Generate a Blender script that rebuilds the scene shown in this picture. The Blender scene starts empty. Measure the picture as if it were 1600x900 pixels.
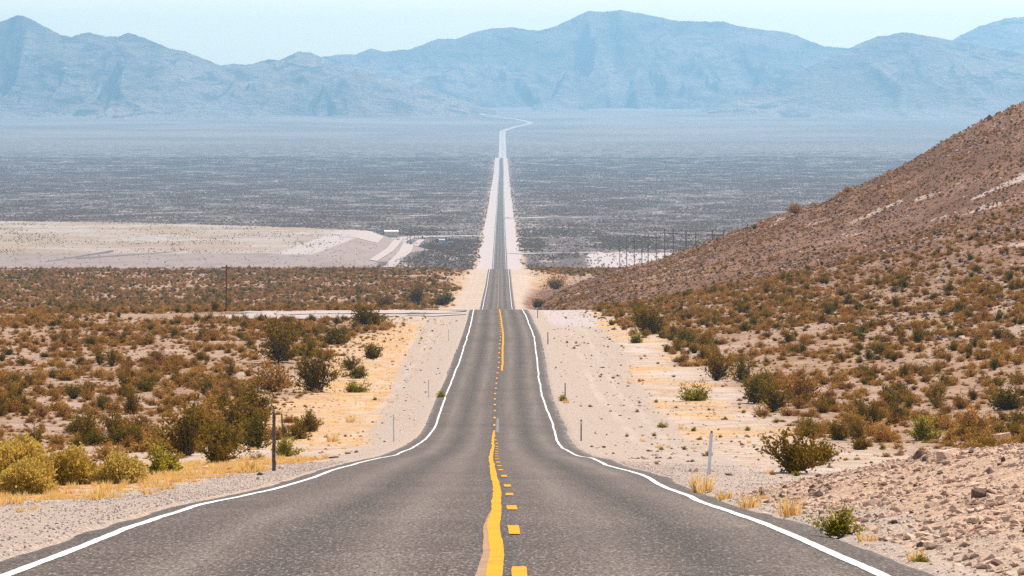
import bpy, bmesh, math, random
import numpy as np
from mathutils import Vector

# ------------------------------------------------------------------ camera, sky, sun, exposure
SC = bpy.context.scene
COL = SC.collection
F = 6000.0          # focal length in pixels of a 1600 px wide picture (135 mm)
PX0, HOR = 800.0, 150.0

cam_d = bpy.data.cameras.new('camera')
cam_d.sensor_width = 36.0
cam_d.lens = F / 1600.0 * 36.0
cam_d.shift_y = -(450.0 - HOR) / 1600.0
cam_d.clip_start = 0.5
cam_d.clip_end = 80000.0
cam = bpy.data.objects.new('camera', cam_d)
cam.location = (0, 0, 0)
cam.rotation_euler = (math.radians(90), 0, 0)
COL.objects.link(cam)
SC.camera = cam

SUN_EL, SUN_AZ = 49.0, 27.0       # azimuth measured clockwise (to the right) from the view direction +Y
world = bpy.data.worlds.new('World')
SC.world = world
world.use_nodes = True
wn = world.node_tree
for n in list(wn.nodes):
    wn.nodes.remove(n)
sky = wn.nodes.new('ShaderNodeTexSky')
sky.sky_type = 'NISHITA'
sky.sun_disc = False
sky.sun_elevation = math.radians(SUN_EL)
sky.sun_rotation = math.radians(SUN_AZ)
sky.altitude = 900
sky.air_density = 1.45
sky.dust_density = 1.3
bg = wn.nodes.new('ShaderNodeBackground')
bg.inputs['Strength'].default_value = 0.11
wo = wn.nodes.new('ShaderNodeOutputWorld')
wn.links.new(sky.outputs[0], bg.inputs['Color'])
wn.links.new(bg.outputs[0], wo.inputs['Surface'])

sun_d = bpy.data.lights.new('sun', 'SUN')
sun_d.energy = 5.0
sun_d.angle = math.radians(0.53)
sun_d.color = (1.0, 0.915, 0.79)
sun = bpy.data.objects.new('sun', sun_d)
_e, _a = math.radians(SUN_EL), math.radians(SUN_AZ)
sdir = Vector((math.sin(_a) * math.cos(_e), math.cos(_a) * math.cos(_e), math.sin(_e)))
sun.rotation_euler = sdir.to_track_quat('Z', 'Y').to_euler()
sun.location = (0, 0, 300)
COL.objects.link(sun)

SC.view_settings.view_transform = 'Standard'
SC.view_settings.look = 'None'
SC.view_settings.gamma = 1.0
SC.view_settings.exposure = 0.67
SC.view_settings.use_curve_mapping = False
SC.render.engine = 'CYCLES'
SC.cycles.use_denoising = False
SC.cycles.max_bounces = 6
SC.cycles.diffuse_bounces = 3
SC.cycles.transmission_bounces = 3
SC.cycles.volume_bounces = 1
SC.cycles.use_adaptive_sampling = False

HAZE_DENSITY = 6.0e-5
HAZE_COLOR = (0.305, 0.570, 0.800)
HAZE_G = 0.5

rng = np.random.default_rng(7)
random.seed(7)

# ------------------------------------------------------------------ numeric helpers
def _hash(ix, iy, seed):
    h = (ix.astype(np.int64) * 374761393 + iy.astype(np.int64) * 668265263 + seed * 1442695041) & 0x7fffffff
    h = ((h ^ (h >> 13)) * 1274126177) & 0x7fffffff
    h = (h ^ (h >> 16)) & 0xffffff
    return h / float(0xffffff)

def vnoise(x, y, seed=0):
    x = np.asarray(x, float); y = np.asarray(y, float)
    ix = np.floor(x); iy = np.floor(y)
    fx = x - ix; fy = y - iy
    fx = fx * fx * fx * (fx * (fx * 6 - 15) + 10); fy = fy * fy * fy * (fy * (fy * 6 - 15) + 10)
    a = _hash(ix, iy, seed); b = _hash(ix + 1, iy, seed)
    c = _hash(ix, iy + 1, seed); d = _hash(ix + 1, iy + 1, seed)
    return (a * (1 - fx) + b * fx) * (1 - fy) + (c * (1 - fx) + d * fx) * fy

def fbm(x, y, octv=4, seed=0, gain=0.5):
    s = 0.0; a = 1.0; t = 0.0
    for o in range(octv):
        c, si = math.cos(o * 0.9), math.sin(o * 0.9)
        k = 2.03 ** o
        s = s + a * (vnoise((x * c - y * si) * k + 17.3 * o, (x * si + y * c) * k - 9.1 * o, seed + o * 31) * 2 - 1)
        t += a; a *= gain
    return s / t

def ridged(x, y, octv=5, seed=0):
    s = 0.0; a = 1.0; t = 0.0; w = 1.0
    for o in range(octv):
        c, si = math.cos(o * 0.7), math.sin(o * 0.7)
        k = 2.05 ** o
        n = 1 - np.abs(vnoise((x * c - y * si) * k + 11.7 * o, (x * si + y * c) * k + 5.3 * o, seed + o * 17) * 2 - 1)
        n = n * n * w
        w = np.clip(n * 1.6, 0, 1)
        s = s + a * n; t += a; a *= 0.5
    return s / t

def sstep(a, b, x):
    t = np.clip((np.asarray(x, float) - a) / (b - a), 0, 1)
    return t * t * (3 - 2 * t)

def pchip(xk, yk):
    xk = np.asarray(xk, float); yk = np.asarray(yk, float)
    h = np.diff(xk); dl = np.diff(yk) / h
    m = np.zeros_like(yk)
    for i in range(1, len(xk) - 1):
        if dl[i - 1] * dl[i] > 0:
            w1 = 2 * h[i] + h[i - 1]; w2 = h[i] + 2 * h[i - 1]
            m[i] = (w1 + w2) / (w1 / dl[i - 1] + w2 / dl[i])
    m[0] = dl[0]; m[-1] = dl[-1]
    def f(x):
        x = np.asarray(x, float)
        i = np.clip(np.searchsorted(xk, x) - 1, 0, len(xk) - 2)
        t = (x - xk[i]) / h[i]
        lin_lo = yk[0] + m[0] * (x - xk[0]); lin_hi = yk[-1] + m[-1] * (x - xk[-1])
        v = ((1 + 2 * t) * (1 - t) ** 2 * yk[i] + t * (1 - t) ** 2 * h[i] * m[i]
             + t * t * (3 - 2 * t) * yk[i + 1] + t * t * (t - 1) * h[i] * m[i + 1])
        return np.where(x < xk[0], lin_lo, np.where(x > xk[-1], lin_hi, v))
    return f

# ------------------------------------------------------------------ the road's course: distance, picture row, left line, centre, right line
RK = [  # distance, row, left px, centre px, right px
    (30.9, 900, -10, 771, 1390), (33.9, 877, 57, 773.5, 1333), (38.3, 847, 138, 773.5, 1267), (43.9, 818, 217, 773.5, 1200),
    (50, 799, 277, 776.5, 1141), (55.4, 786, 318, 776.5, 1098), (63, 772, 384, 776, 1069), (71, 762, 432, 775.5, 1040),
    (86, 741, 500, 770.5, 1000), (106.7, 727, 545, 768.5, 950), (129, 716, 590, 766.5, 925), (150, 711.5, 614, 767.5, 902),
    (169, 704.5, 632, 769, 887), (194.6, 694.5, 653, 770.3, 875), (220, 680, 671, 771, 867.5), (236, 667, 680, 772, 864.7),
    (257, 644, 688, 773, 856), (288, 617, 697, 773.6, 847), (324, 589, 708.6, 777, 842), (360, 561, 719, 781, 839),
    (402, 533, 728, 783, 835.5), (480, 505, 736, 782, 826), (584, 483.5, 741, 779, 815), (939, 482, 754, 778, 800),
    (1200, 450, 760.5, 779, 796.7), (1515, 420.5, 765.5, 780, 794), (2117, 420, 770.5, 780.2, 790.8), (2310, 400, 771.5, 780.5, 790),
    (2700, 380, 773, 780.8, 789), (3250, 352, 774.5, 781, 788), (4235, 318, 777, 781.8, 787), (4900, 300, 778, 782, 786.5),
    (5700, 285, 779, 782.7, 786.5), (6700, 268, 780, 783, 786.5), (8000, 247, 781, 783.5, 786),
    (8800, 244.5, 782.6, 785, 787.6), (10500, 219, 783.2, 785, 787), (11500, 206, 783.5, 785.2, 787), (12200, 199, 800, 802, 804),
    (13000, 192, 827, 829, 831), (13700, 186.5, 807, 809, 811), (14600, 180, 755, 757, 759),
]
RK = np.array(RK, float)
dk = RK[:, 0]
zk = -(RK[:, 1] - HOR) / F * dk
# hidden dips behind the three crests
ext = [(0.0, -1.55), (-60.0, 2.6), (700, -43.5), (1750, -83.0), (2000, -92.5), (8350, -136.5),
       (16500, -62.0), (20000, -20.0), (26000, 20.0)]
dz = np.concatenate([dk, [e[0] for e in ext]]); zz = np.concatenate([zk, [e[1] for e in ext]])
o = np.argsort(dz)
ZR = pchip(dz[o], zz[o])
def _lat(col):
    return (RK[:, col] - PX0) / F * dk
_C = _lat(3); _L = _lat(2); _R = _lat(4)
dl_ = np.concatenate([[-60], dk, [26000]])
XCf = pchip(dl_, np.concatenate([[-0.1], _C, [-300]]))
HLf = pchip(dl_, np.concatenate([[4.0], _C - _L, [3.6]]))
HRf = pchip(dl_, np.concatenate([[3.2], _R - _C, [3.6]]))
def XC(d): return XCf(d)
def EL(d): return HLf(d) + 0.45 + 0.25 * sstep(60, 200, d)          # pavement edge, left of the centre
def ER(d): return HRf(d) + 0.50 + 0.30 * sstep(60, 200, d) 

SIL = np.array([(700, 520), (845, 479), (870, 461), (910, 441), (950, 427), (980, 418), (1010, 411), (1050, 397), (1085, 385), (1131, 369),
    (1200, 345), (1240, 329), (1280, 315), (1320, 296), (1350, 286), (1380, 272), (1400, 263), (1440, 243), (1480, 217), (1500, 206),
    (1527, 189), (1560, 174), (1580, 165), (1600, 158), (1700, 120), (1900, 70), (2400, 20), (4000, 20)], float)
FOOT = np.array([(700, 900), (845, 800), (900, 640), (950, 540), (1000, 450), (1090, 372), (1180, 318), (1300, 280), (1600, 235), (2400, 200), (4000, 200)], float)
RDG = np.array([(700, 1050), (845, 1030), (1000, 980), (1300, 920), (1600, 870), (2400, 840), (4000, 840)], float)
BNK = np.array([(1130, 800), (1200, 772), (1300, 746), (1400, 719), (1470, 694), (1540, 690), (1600, 681), (1900, 645), (2600, 620), (6000, 600)], float)

def hill_ws(x, d):
    d = np.maximum(d, 1.0)
    px = PX0 + F * x / d
    df = np.interp(px, FOOT[:, 0], FOOT[:, 1]); dr = np.interp(px, RDG[:, 0], RDG[:, 1])
    s = (d - df) / (dr - df)
    w = np.where(s < 1, np.clip(s, 0, 1) ** 1.35, np.clip(1 - ((d - dr) / 380.0), 0, 1) ** 1.2)
    w = w * sstep(800, 850, px) * (d > 150)
    return w, s, px

def ground(x, d, fine=True):
    x = np.asarray(x, float); d = np.asarray(d, float)
    z = ZR(d)
    lat = x - XC(d)
    eo = np.where(lat < 0, -lat - EL(d), lat - ER(d))              # metres beyond the pavement edge
    out = np.clip(eo, 0, None)
    z = z - 0.035 * np.minimum(out, 5.0)
    z = z - np.where(eo < 0, 0.10, 0.012)
    far = sstep(2.0, 12, out)
    if fine:
        z = z + fbm(x / 3.1, d / 3.1, 3, 5) * 0.10 * sstep(0.4, 4.0, out) * (1 - sstep(700, 1500, d))
        z = z + fbm(x / 17, d / 17, 3, 9) * 0.30 * far
        z = z + fbm(x / 300, d / 900, 3, 12) * 2.0 * sstep(30, 200, out) * sstep(900, 3000, d)
    w, s, px = hill_ws(x, d)
    mR = (HOR - np.interp(px, SIL[:, 0], SIL[:, 1])) / F
    mR = mR + (3.2 * fbm(px / 34.0, px * 0 + 2, 3, 46) + 1.6 * fbm(px / 9.0, px * 0, 2, 47)) / F * sstep(900, 1000, px)
    zh = d * mR
    if fine:
        zh = zh + w * (1 - 0.65 * sstep(0.9, 1, s) * (s < 1.15)) * (1.7 * fbm(px / 110.0, s * 17, 4, 40) + 0.8 * fbm(x / 8, d / 13, 3, 44))
    z = z * (1 - w) + zh * w
    # rocky cut bank beside the road
    pxr = PX0 + F * (lat + XC(60.0)) / 60.0
    dlt = (HOR - np.interp(pxr, BNK[:, 0], BNK[:, 1])) / F * 60.0 - float(ZR(60.0))
    win = sstep(14, 34, d) * (1 - sstep(61, 80, d) ** 1.0)
    dlt = np.clip(dlt, 0, None) * sstep(0.15, 0.9, np.where(lat > 0, eo, 0)) * win
    if fine:
        w2 = np.clip(dlt / 0.25, 0, 1)
        dlt = dlt + w2 * (0.07 * fbm(x / 0.9, d / 1.4, 4, 71) + 0.09 * fbm(x / 2.6, d / 4.0, 2, 73)) * (1 - 0.7 * sstep(55, 60, d))
    z = z + dlt
    return z

# earth embankment (left, about 2.2 km away)
def emb_h(x, d):
    px = PX0 + F * x / np.maximum(d, 1)
    edge = np.interp(d, [2150, 2230, 2490, 2700], [-121, -116, -92, -75])
    back = np.interp(px, [-600, 0, 200, 480, 575, 700], [2700, 2665, 2640, 2540, 2490, 2400])
    a = (d - 2128) / 105.0
    b = (edge - x + 46) / 46.0
    c = (back + 60 - d) / 60.0
    k = np.minimum(np.minimum(a, b), c)
    k = np.clip(k, -0.4, 1)
    return k
def emb_z(x, d):
    k = emb_h(x, d)
    top = np.interp(d, [2230, 2490, 2700], [-91.0, -87.3, -86.6])
    base = np.interp(d, [2100, 2300, 2700], [-95.4, -97.5, -105])
    kk = np.clip(k, 0, 1)
    z = base * (1 - kk) + top * kk + np.where(k < 0, k * 6.0, 0)
    z = z + 0.25 * fbm(x / 14, d / 22, 3, 90)
    return z
def surf(x, d):
    g = ground(x, d)
    m = (d > 2100) & (d < 2800)
    if np.any(m):
        g = np.where(m & (emb_h(x, d) > 0), np.maximum(g, emb_z(x, d)), g)
    return g

_DS = np.geomspace(22, 16000, 9000)
def hit(px, row):
    """first point of the land under a picture position"""
    t = (px - PX0) / F; m = (HOR - row) / F
    g = surf(t * _DS, _DS) / _DS
    i = int(np.argmax(g >= m))
    d = _DS[i]
    return t * d, d, float(surf(np.array([t * d]), np.array([d]))[0])

# ------------------------------------------------------------------ object helpers
def prop(o, label=None, cat=None, group=None, kind=None):
    if label: o['label'] = label
    if cat: o['category'] = cat
    if group: o['group'] = group
    if kind: o['kind'] = kind
    return o

def link(o, parent=None):
    COL.objects.link(o)
    if parent is not None:
        o.parent = parent
    return o

def mesh_obj(name, V, Fc, mats, parent=None, smooth=False, midx=None, linked=True):
    me = bpy.data.meshes.new(name)
    me.from_pydata([tuple(v) for v in np.asarray(V, float)], [], [tuple(f) for f in Fc])
    for m in (mats if isinstance(mats, (list, tuple)) else [mats]):
        me.materials.append(m)
    if midx is not None:
        me.polygons.foreach_set('material_index', np.asarray(midx, np.int32))
    if smooth:
        me.polygons.foreach_set('use_smooth', np.ones(len(me.polygons), bool))
    me.update()
    o = bpy.data.objects.new(name, me)
    if linked:
        link(o, parent)
    return o

def grid_obj(name, X, Y, Z, mat, attrs=None, parent=None, smooth=True):
    nr, nc = X.shape
    V = np.stack([X, Y, Z], -1).reshape(-1, 3)
    idx = np.arange(nr * nc).reshape(nr, nc)
    q = np.stack([idx[:-1, :-1], idx[:-1, 1:], idx[1:, 1:], idx[1:, :-1]], -1).reshape(-1, 4)
    me = bpy.data.meshes.new(name)
    me.vertices.add(len(V)); me.vertices.foreach_set('co', V.ravel().astype(np.float32))
    me.loops.add(q.size); me.loops.foreach_set('vertex_index', q.ravel().astype(np.int32))
    me.polygons.add(len(q)); me.polygons.foreach_set('loop_start', (np.arange(len(q)) * 4).astype(np.int32))
    me.polygons.foreach_set('use_smooth', np.full(len(q), smooth))
    me.update(calc_edges=True); me.validate()
    for k, a in (attrs or {}).items():
        at = me.attributes.new(k, 'FLOAT', 'POINT')
        at.data.foreach_set('value', np.asarray(a, np.float32).ravel())
    me.materials.append(mat)
    o = bpy.data.objects.new(name, me)
    return link(o, parent)

# ------------------------------------------------------------------ materials
class NT:
    def __init__(self, name):
        self.m = bpy.data.materials.new(name); self.m.use_nodes = True
        self.t = self.m.node_tree
        for n in list(self.t.nodes): self.t.nodes.remove(n)
        self.out = self.t.nodes.new('ShaderNodeOutputMaterial')
    def n(self, typ, **kw):
        nd = self.t.nodes.new(typ)
        for k, v in kw.items(): setattr(nd, k, v)
        return nd
    def l(self, a, b): self.t.links.new(a, b)
    def setin(self, sock, v):
        if hasattr(v, 'is_linked') or hasattr(v, 'links'): self.l(v, sock)
        else: sock.default_value = v
    def math(self, op, a, b=None, c=None, clamp=False):
        nd = self.n('ShaderNodeMath', operation=op, use_clamp=clamp)
        self.setin(nd.inputs[0], a)
        if b is not None: self.setin(nd.inputs[1], b)
        if c is not None: self.setin(nd.inputs[2], c)
        return nd.outputs[0]
    def mix(self, f, a, b):
        nd = self.n('ShaderNodeMix', data_type='RGBA')
        self.setin(nd.inputs[0], f)
        for s, v in ((nd.inputs[6], a), (nd.inputs[7], b)):
            if isinstance(v, tuple): s.default_value = (*v, 1) if len(v) == 3 else v
            else: self.l(v, s)
        return nd.outputs[2]
    def attr(self, name): return self.n('ShaderNodeAttribute', attribute_name=name).outputs['Fac']
    def pos(self): return self.n('ShaderNodeNewGeometry').outputs['Position']
    def obj(self): return self.n('ShaderNodeTexCoord').outputs['Object']
    def scale(self, v, s):
        nd = self.n('ShaderNodeMapping'); self.l(v, nd.inputs[0]); nd.inputs['Scale'].default_value = s
        return nd.outputs[0]
    def noise(self, v, scale, detail=4, rough=0.55, dist=0.0):
        nd = self.n('ShaderNodeTexNoise'); self.l(v, nd.inputs['Vector'])
        nd.inputs['Scale'].default_value = scale; nd.inputs['Detail'].default_value = detail
        nd.inputs['Roughness'].default_value = rough; nd.inputs['Distortion'].default_value = dist
        return nd.outputs['Fac']
    def voro(self, v, scale, feature='F1', out='Distance'):
        nd = self.n('ShaderNodeTexVoronoi', feature=feature); self.l(v, nd.inputs['Vector']); nd.inputs['Scale'].default_value = scale
        return nd.outputs[out]
    def ramp(self, v, a, b, lo=0.0, hi=1.0, smooth=True):
        nd = self.n('ShaderNodeMapRange', interpolation_type='SMOOTHSTEP' if smooth else 'LINEAR')
        self.setin(nd.inputs['Value'], v)
        nd.inputs['From Min'].default_value = a; nd.inputs['From Max'].default_value = b
        nd.inputs['To Min'].default_value = lo; nd.inputs['To Max'].default_value = hi
        return nd.outputs[0]
    def dim(self, c, k):
        nd = self.n('ShaderNodeHueSaturation'); nd.inputs['Value'].default_value = k; self.l(c, nd.inputs['Color'])
        return nd.outputs[0]
    def principled(self, color, rough=0.9, spec=0.2, bump=None, bstr=0.5, bdist=0.02, metallic=0.0):
        p = self.n('ShaderNodeBsdfPrincipled')
        if isinstance(color, tuple): p.inputs['Base Color'].default_value = (*color, 1)
        else: self.l(color, p.inputs['Base Color'])
        self.setin(p.inputs['Roughness'], rough)
        p.inputs['Specular IOR Level'].default_value = spec
        p.inputs['Metallic'].default_value = metallic
        if bump is not None:
            b = self.n('ShaderNodeBump'); b.inputs['Strength'].default_value = bstr; b.inputs['Distance'].default_value = bdist
            self.l(bump, b.inputs['Height']); self.l(b.outputs[0], p.inputs['Normal'])
        self.l(p.outputs[0], self.out.inputs['Surface'])
        return p

def mat_simple(name, c1, c2, scale=8.0, rough=0.8, spec=0.3, bump=0.3, metallic=0.0, bdist=0.01):
    t = NT(name); v = t.obj()
    f = t.noise(v, scale, 5, 0.6)
    c = t.mix(t.ramp(f, 0.35, 0.65), c1, c2)
    t.principled(c, rough, spec, t.noise(v, scale * 4, 3), bump, bdist, metallic)
    return t.m

SAND_A, SAND_B = (0.55, 0.405, 0.305), (0.41, 0.280, 0.195)
def mat_ground():
    t = NT('desert ground'); P = t.pos()
    big = t.noise(P, 0.06, 5, 0.6); mid = t.noise(P, 0.45, 5, 0.65); small = t.noise(P, 3.0, 5, 0.7); tiny = t.noise(P, 17.0, 4, 0.75)
    c = t.mix(t.ramp(mid, 0.38, 0.66), SAND_A, SAND_B)
    c = t.mix(t.ramp(small, 0.56, 0.74, 0, 0.65), c, (0.25, 0.165, 0.12))
    c = t.mix(t.ramp(big, 0.5, 0.7, 0, 0.5), c, (0.60, 0.50, 0.46))
    tan = t.mix(t.ramp(mid, 0.36, 0.64), (0.40, 0.245, 0.155), (0.27, 0.145, 0.082))
    c = t.mix(t.math('MULTIPLY', t.attr('tan'), t.ramp(big, 0.40, 0.70, 1.0, 0.62)), c, tan)
    # dry golden grass stain
    gold = t.attr('gold')
    g = t.math('ADD', gold, t.math('MULTIPLY', t.math('SUBTRACT', t.noise(P, 0.28, 6, 0.75), 0.5), 2.2))
    gm = t.math('MULTIPLY', t.ramp(g, 0.42, 1.0), t.ramp(small, 0.3, 0.6, 0.35, 0.95))
    c = t.mix(gm, c, t.mix(t.ramp(mid, 0.35, 0.65), (0.64, 0.355, 0.125), (0.54, 0.27, 0.080)))
    # gravel shoulder
    gr = t.attr('gravel')
    vcol = t.voro(P, 26.0, out='Color')
    hue = t.n('ShaderNodeSeparateColor'); t.l(vcol, hue.inputs[0])
    gcol = t.mix(hue.outputs[0], (0.32, 0.225, 0.165), (0.60, 0.465, 0.37))
    gcol = t.mix(t.ramp(small, 0.45, 0.7, 0, 0.45), gcol, (0.30, 0.24, 0.22))
    gmask = t.ramp(t.math('ADD', gr, t.math('MULTIPLY', t.math('SUBTRACT', t.noise(P, 0.16, 6, 0.75), 0.5), 2.0)), 0.15, 0.85)
    c = t.mix(gmask, c, gcol)
    rl = t.attr('vlat'); rut = t.math('MAXIMUM', t.ramp(t.math('ABSOLUTE', t.math('SUBTRACT', rl, 3.4)), 0.12, 0.42, 1, 0), t.ramp(t.math('ABSOLUTE', t.math('SUBTRACT', rl, 5.1)), 0.12, 0.42, 1, 0))
    c = t.mix(t.math('MULTIPLY', rut, t.ramp(t.noise(P, 0.09, 4, 0.6), 0.38, 0.62, 0, 0.30)), c, (0.60, 0.48, 0.40))
    # brown hillside with beds of paler rock
    hs = t.attr('hill_s'); hp = t.attr('hill_p'); hw = t.attr('hill')
    cv = t.n('ShaderNodeCombineXYZ'); t.l(t.math('MULTIPLY', hp, 5.0), cv.inputs[0]); t.l(t.math('MULTIPLY', hs, 17.0), cv.inputs[1])
    bed = t.noise(cv.outputs[0], 1.0, 5, 0.6, 0.4)
    hb = t.mix(t.ramp(bed, 0.4, 0.62), (0.205, 0.084, 0.038), (0.325, 0.152, 0.080))
    hb = t.mix(t.ramp(t.noise(P, 0.5, 5, 0.7), 0.44, 0.62, 0, 0.75), hb, (0.105, 0.048, 0.028))
    hb = t.mix(t.ramp(t.noise(P, 1.3, 4, 0.8), 0.52, 0.66, 0, 0.6), hb, (0.40, 0.25, 0.17))
    outc = t.math('MULTIPLY', t.ramp(bed, 0.60, 0.64), t.ramp(t.noise(P, 0.07, 4, 0.6), 0.50, 0.56))
    outc = t.math('MAXIMUM', outc, t.ramp(t.math('ADD', t.attr('outcrop'), t.math('MULTIPLY', t.math('SUBTRACT', t.noise(P, 0.35, 5, 0.75), 0.5), 2.6)), 0.50, 0.72))
    hb = t.mix(outc, hb, t.mix(small, (0.44, 0.31, 0.235), (0.62, 0.48, 0.41)))
    c = t.mix(hw, c, hb)
    bk = t.attr('bank')
    bc = t.mix(t.ramp(small, 0.35, 0.6), (0.64, 0.43, 0.295), (0.50, 0.305, 0.19))
    c = t.mix(bk, c, t.mix(t.ramp(tiny, 0.5, 0.66, 0, 0.7), bc, (0.30, 0.175, 0.12)))
    # scrub plain far off, pale washes
    pl = t.attr('plain')
    st = t.noise(t.scale(P, (0.040, 0.014, 0.0)), 1.0, 6, 0.8)
    pc = t.mix(t.ramp(st, 0.50, 0.64), (0.125, 0.082, 0.064), (0.40, 0.30, 0.25))
    st2 = t.noise(t.scale(P, (0.0012, 0.0012, 0.0)), 1.0, 6, 0.7)
    fc = t.mix(t.ramp(st2, 0.38, 0.64), (0.145, 0.105, 0.088), (0.24, 0.18, 0.15))
    fc = t.mix(t.attr('apron'), fc, t.mix(t.ramp(st2, 0.36, 0.62), (0.15, 0.112, 0.092), (0.25, 0.192, 0.16)))
    pc = t.mix(t.attr('fan'), pc, fc)
    c = t.mix(pl, c, pc)
    pa = t.attr('pale')
    pm = t.ramp(t.math('ADD', pa, t.math('MULTIPLY', t.math('SUBTRACT', mid, 0.5), 0.5)), 0.4, 0.6)
    c = t.mix(pm, c, t.mix(small, (0.43, 0.34, 0.305), (0.53, 0.435, 0.40)))
    peb = t.math('ADD', t.math('MULTIPLY', t.math('SUBTRACT', 1.0, t.voro(P, 14.0)), 0.5), t.math('MULTIPLY', tiny, 0.6))
    bump = t.math('ADD', t.math('MULTIPLY', peb, 0.05), t.math('ADD', t.math('MULTIPLY', small, 0.16), t.math('MULTIPLY', t.math('MULTIPLY', t.noise(P, 0.6, 4, 0.7), hw), 0.9)))
    t.principled(t.dim(c, 0.86), 0.95, 0.1, bump, 0.9, 1.0)
    return t.m

def mat_road():
    t = NT('worn asphalt'); P = t.pos()
    lat = t.attr('lat'); al = t.math('ABSOLUTE', lat)
    run = t.noise(t.scale(P, (1.6, 0.035, 0.0)), 1.0, 4, 0.6)
    patch = t.noise(P, 0.25, 5, 0.65)
    grain = t.noise(t.scale(P, (1.0, 0.13, 1.0)), 30.0, 2, 0.9)
    # pale wheel paths, dark oil strip mid lane
    w1 = t.ramp(t.math('ABSOLUTE', t.math('SUBTRACT', al, 1.0)), 0.0, 0.55, 1, 0)
    w2 = t.ramp(t.math('ABSOLUTE', t.math('SUBTRACT', al, 2.75)), 0.0, 0.55, 1, 0)
    oil = t.ramp(t.math('ABSOLUTE', t.math('SUBTRACT', al, 1.88)), 0.0, 0.50, 1, 0)
    rseal = t.ramp(lat, 0.02, 0.34, 1, 0); rseal = t.math('MULTIPLY', rseal, t.ramp(lat, -0.30, -0.02, 0, 1))
    c = t.mix(t.ramp(patch, 0.3, 0.7), (0.134, 0.093, 0.073), (0.096, 0.064, 0.049))
    c = t.mix(t.math('MULTIPLY', t.math('MAXIMUM', w1, w2), t.ramp(run, 0.3, 0.65, 0.35, 0.9)), c, (0.200, 0.147, 0.120))
    c = t.mix(t.math('MULTIPLY', oil, t.ramp(run, 0.3, 0.7, 0.95, 0.35)), c, (0.052, 0.037, 0.030))
    c = t.mix(t.math('MULTIPLY', rseal, 0.7), c, (0.062, 0.050, 0.046))
    eo = t.attr('edge')
    c = t.mix(t.ramp(eo, 0.02, 0.5, 0, 0.6), c, (0.085, 0.066, 0.058))
    c = t.mix(t.ramp(grain, 0.34, 0.49, 0.85, 0), c, (0.022, 0.016, 0.013))
    c = t.mix(t.ramp(grain, 0.54, 0.70, 0, 0.75), c, (0.46, 0.365, 0.30))
    dirt = t.math('MULTIPLY', t.ramp(eo, 0.3, 0.85), t.ramp(t.noise(P, 1.8, 4, 0.7), 0.48, 0.56))
    c = t.mix(dirt, c, (0.40, 0.32, 0.29))
    c = t.mix(t.attr('old'), c, (0.46, 0.40, 0.375))  # grazing glare on the far stretch, painted as a paler colour
    c = t.mix(t.ramp(t.noise(P, 0.045, 4, 0.6), 0.5, 0.68, 0, 0.35), c, (0.060, 0.045, 0.037))
    t.principled(t.dim(c, 0.74), 0.8, 0.08, t.math('ADD', grain, t.math('MULTIPLY', patch, 0.3)), 0.55, 0.012)
    return t.m

def mat_paint(name, c1, c2, wear=0.52):
    t = NT(name); P = t.pos()
    f = t.noise(P, 14.0, 5, 0.8)
    c = t.mix(t.ramp(f, wear, wear + 0.12, 0, 0.75), c1, c2)
    c = t.mix(t.ramp(t.noise(P, 1.9, 6, 0.8), 0.44, 0.64, 0, 0.7), c, c2)
    t.principled(c, 0.85, 0.06, t.noise(P, 34.0, 3, 0.9), 0.4, 0.01)
    return t.m

def mat_leaf(name, c1, c2, c3, trans=0.35):
    t = NT(name)
    rnd = t.n('ShaderNodeObjectInfo').outputs['Random']
    P = t.pos()
    f = t.noise(P, 5.0, 3, 0.6)
    c = t.mix(t.ramp(f, 0.35, 0.65), c1, c2)
    c = t.mix(t.math('MULTIPLY', rnd, 0.75), c, c3)
    d = t.n('ShaderNodeBsdfDiffuse'); t.l(c, d.inputs[0])
    tr = t.n('ShaderNodeBsdfTranslucent'); t.l(c, tr.inputs[0])
    mx = t.n('ShaderNodeMixShader'); mx.inputs[0].default_value = trans
    t.l(d.outputs[0], mx.inputs[1]); t.l(tr.outputs[0], mx.inputs[2]); t.l(mx.outputs[0], t.out.inputs['Surface'])
    return t.m

def mat_mountain(name, seed):
    t = NT(name); P = t.pos()
    off = t.n('ShaderNodeVectorMath', operation='ADD'); t.l(P, off.inputs[0]); off.inputs[1].default_value = (seed * 911.0, seed * 377.0, 0)
    v = t.scale(off.outputs[0], (1.0, 0.22, 2.6))
    a = t.noise(v, 0.0022, 6, 0.6); b = t.noise(v, 0.009, 5, 0.65, 0.5)
    c = t.mix(t.ramp(a, 0.36, 0.64), (0.36, 0.25, 0.19), (0.17, 0.115, 0.09))
    c = t.mix(t.ramp(b, 0.52, 0.62, 0, 0.9), c, (0.055, 0.040, 0.036))
    c = t.mix(t.math('MULTIPLY', t.ramp(t.attr('low'), 0.35, 1.0), t.ramp(a, 0.38, 0.6)), c, (0.30, 0.235, 0.20))
    c = t.mix(t.math('MULTIPLY', t.ramp(b, 0.30, 0.37, 1, 0), t.ramp(a, 0.52, 0.42, 0, 1)), c, (0.58, 0.50, 0.46))
    t.principled(c, 0.95, 0.1, t.noise(v, 0.010, 6, 0.72), 1.0, 120.0)
    return t.m

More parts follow.
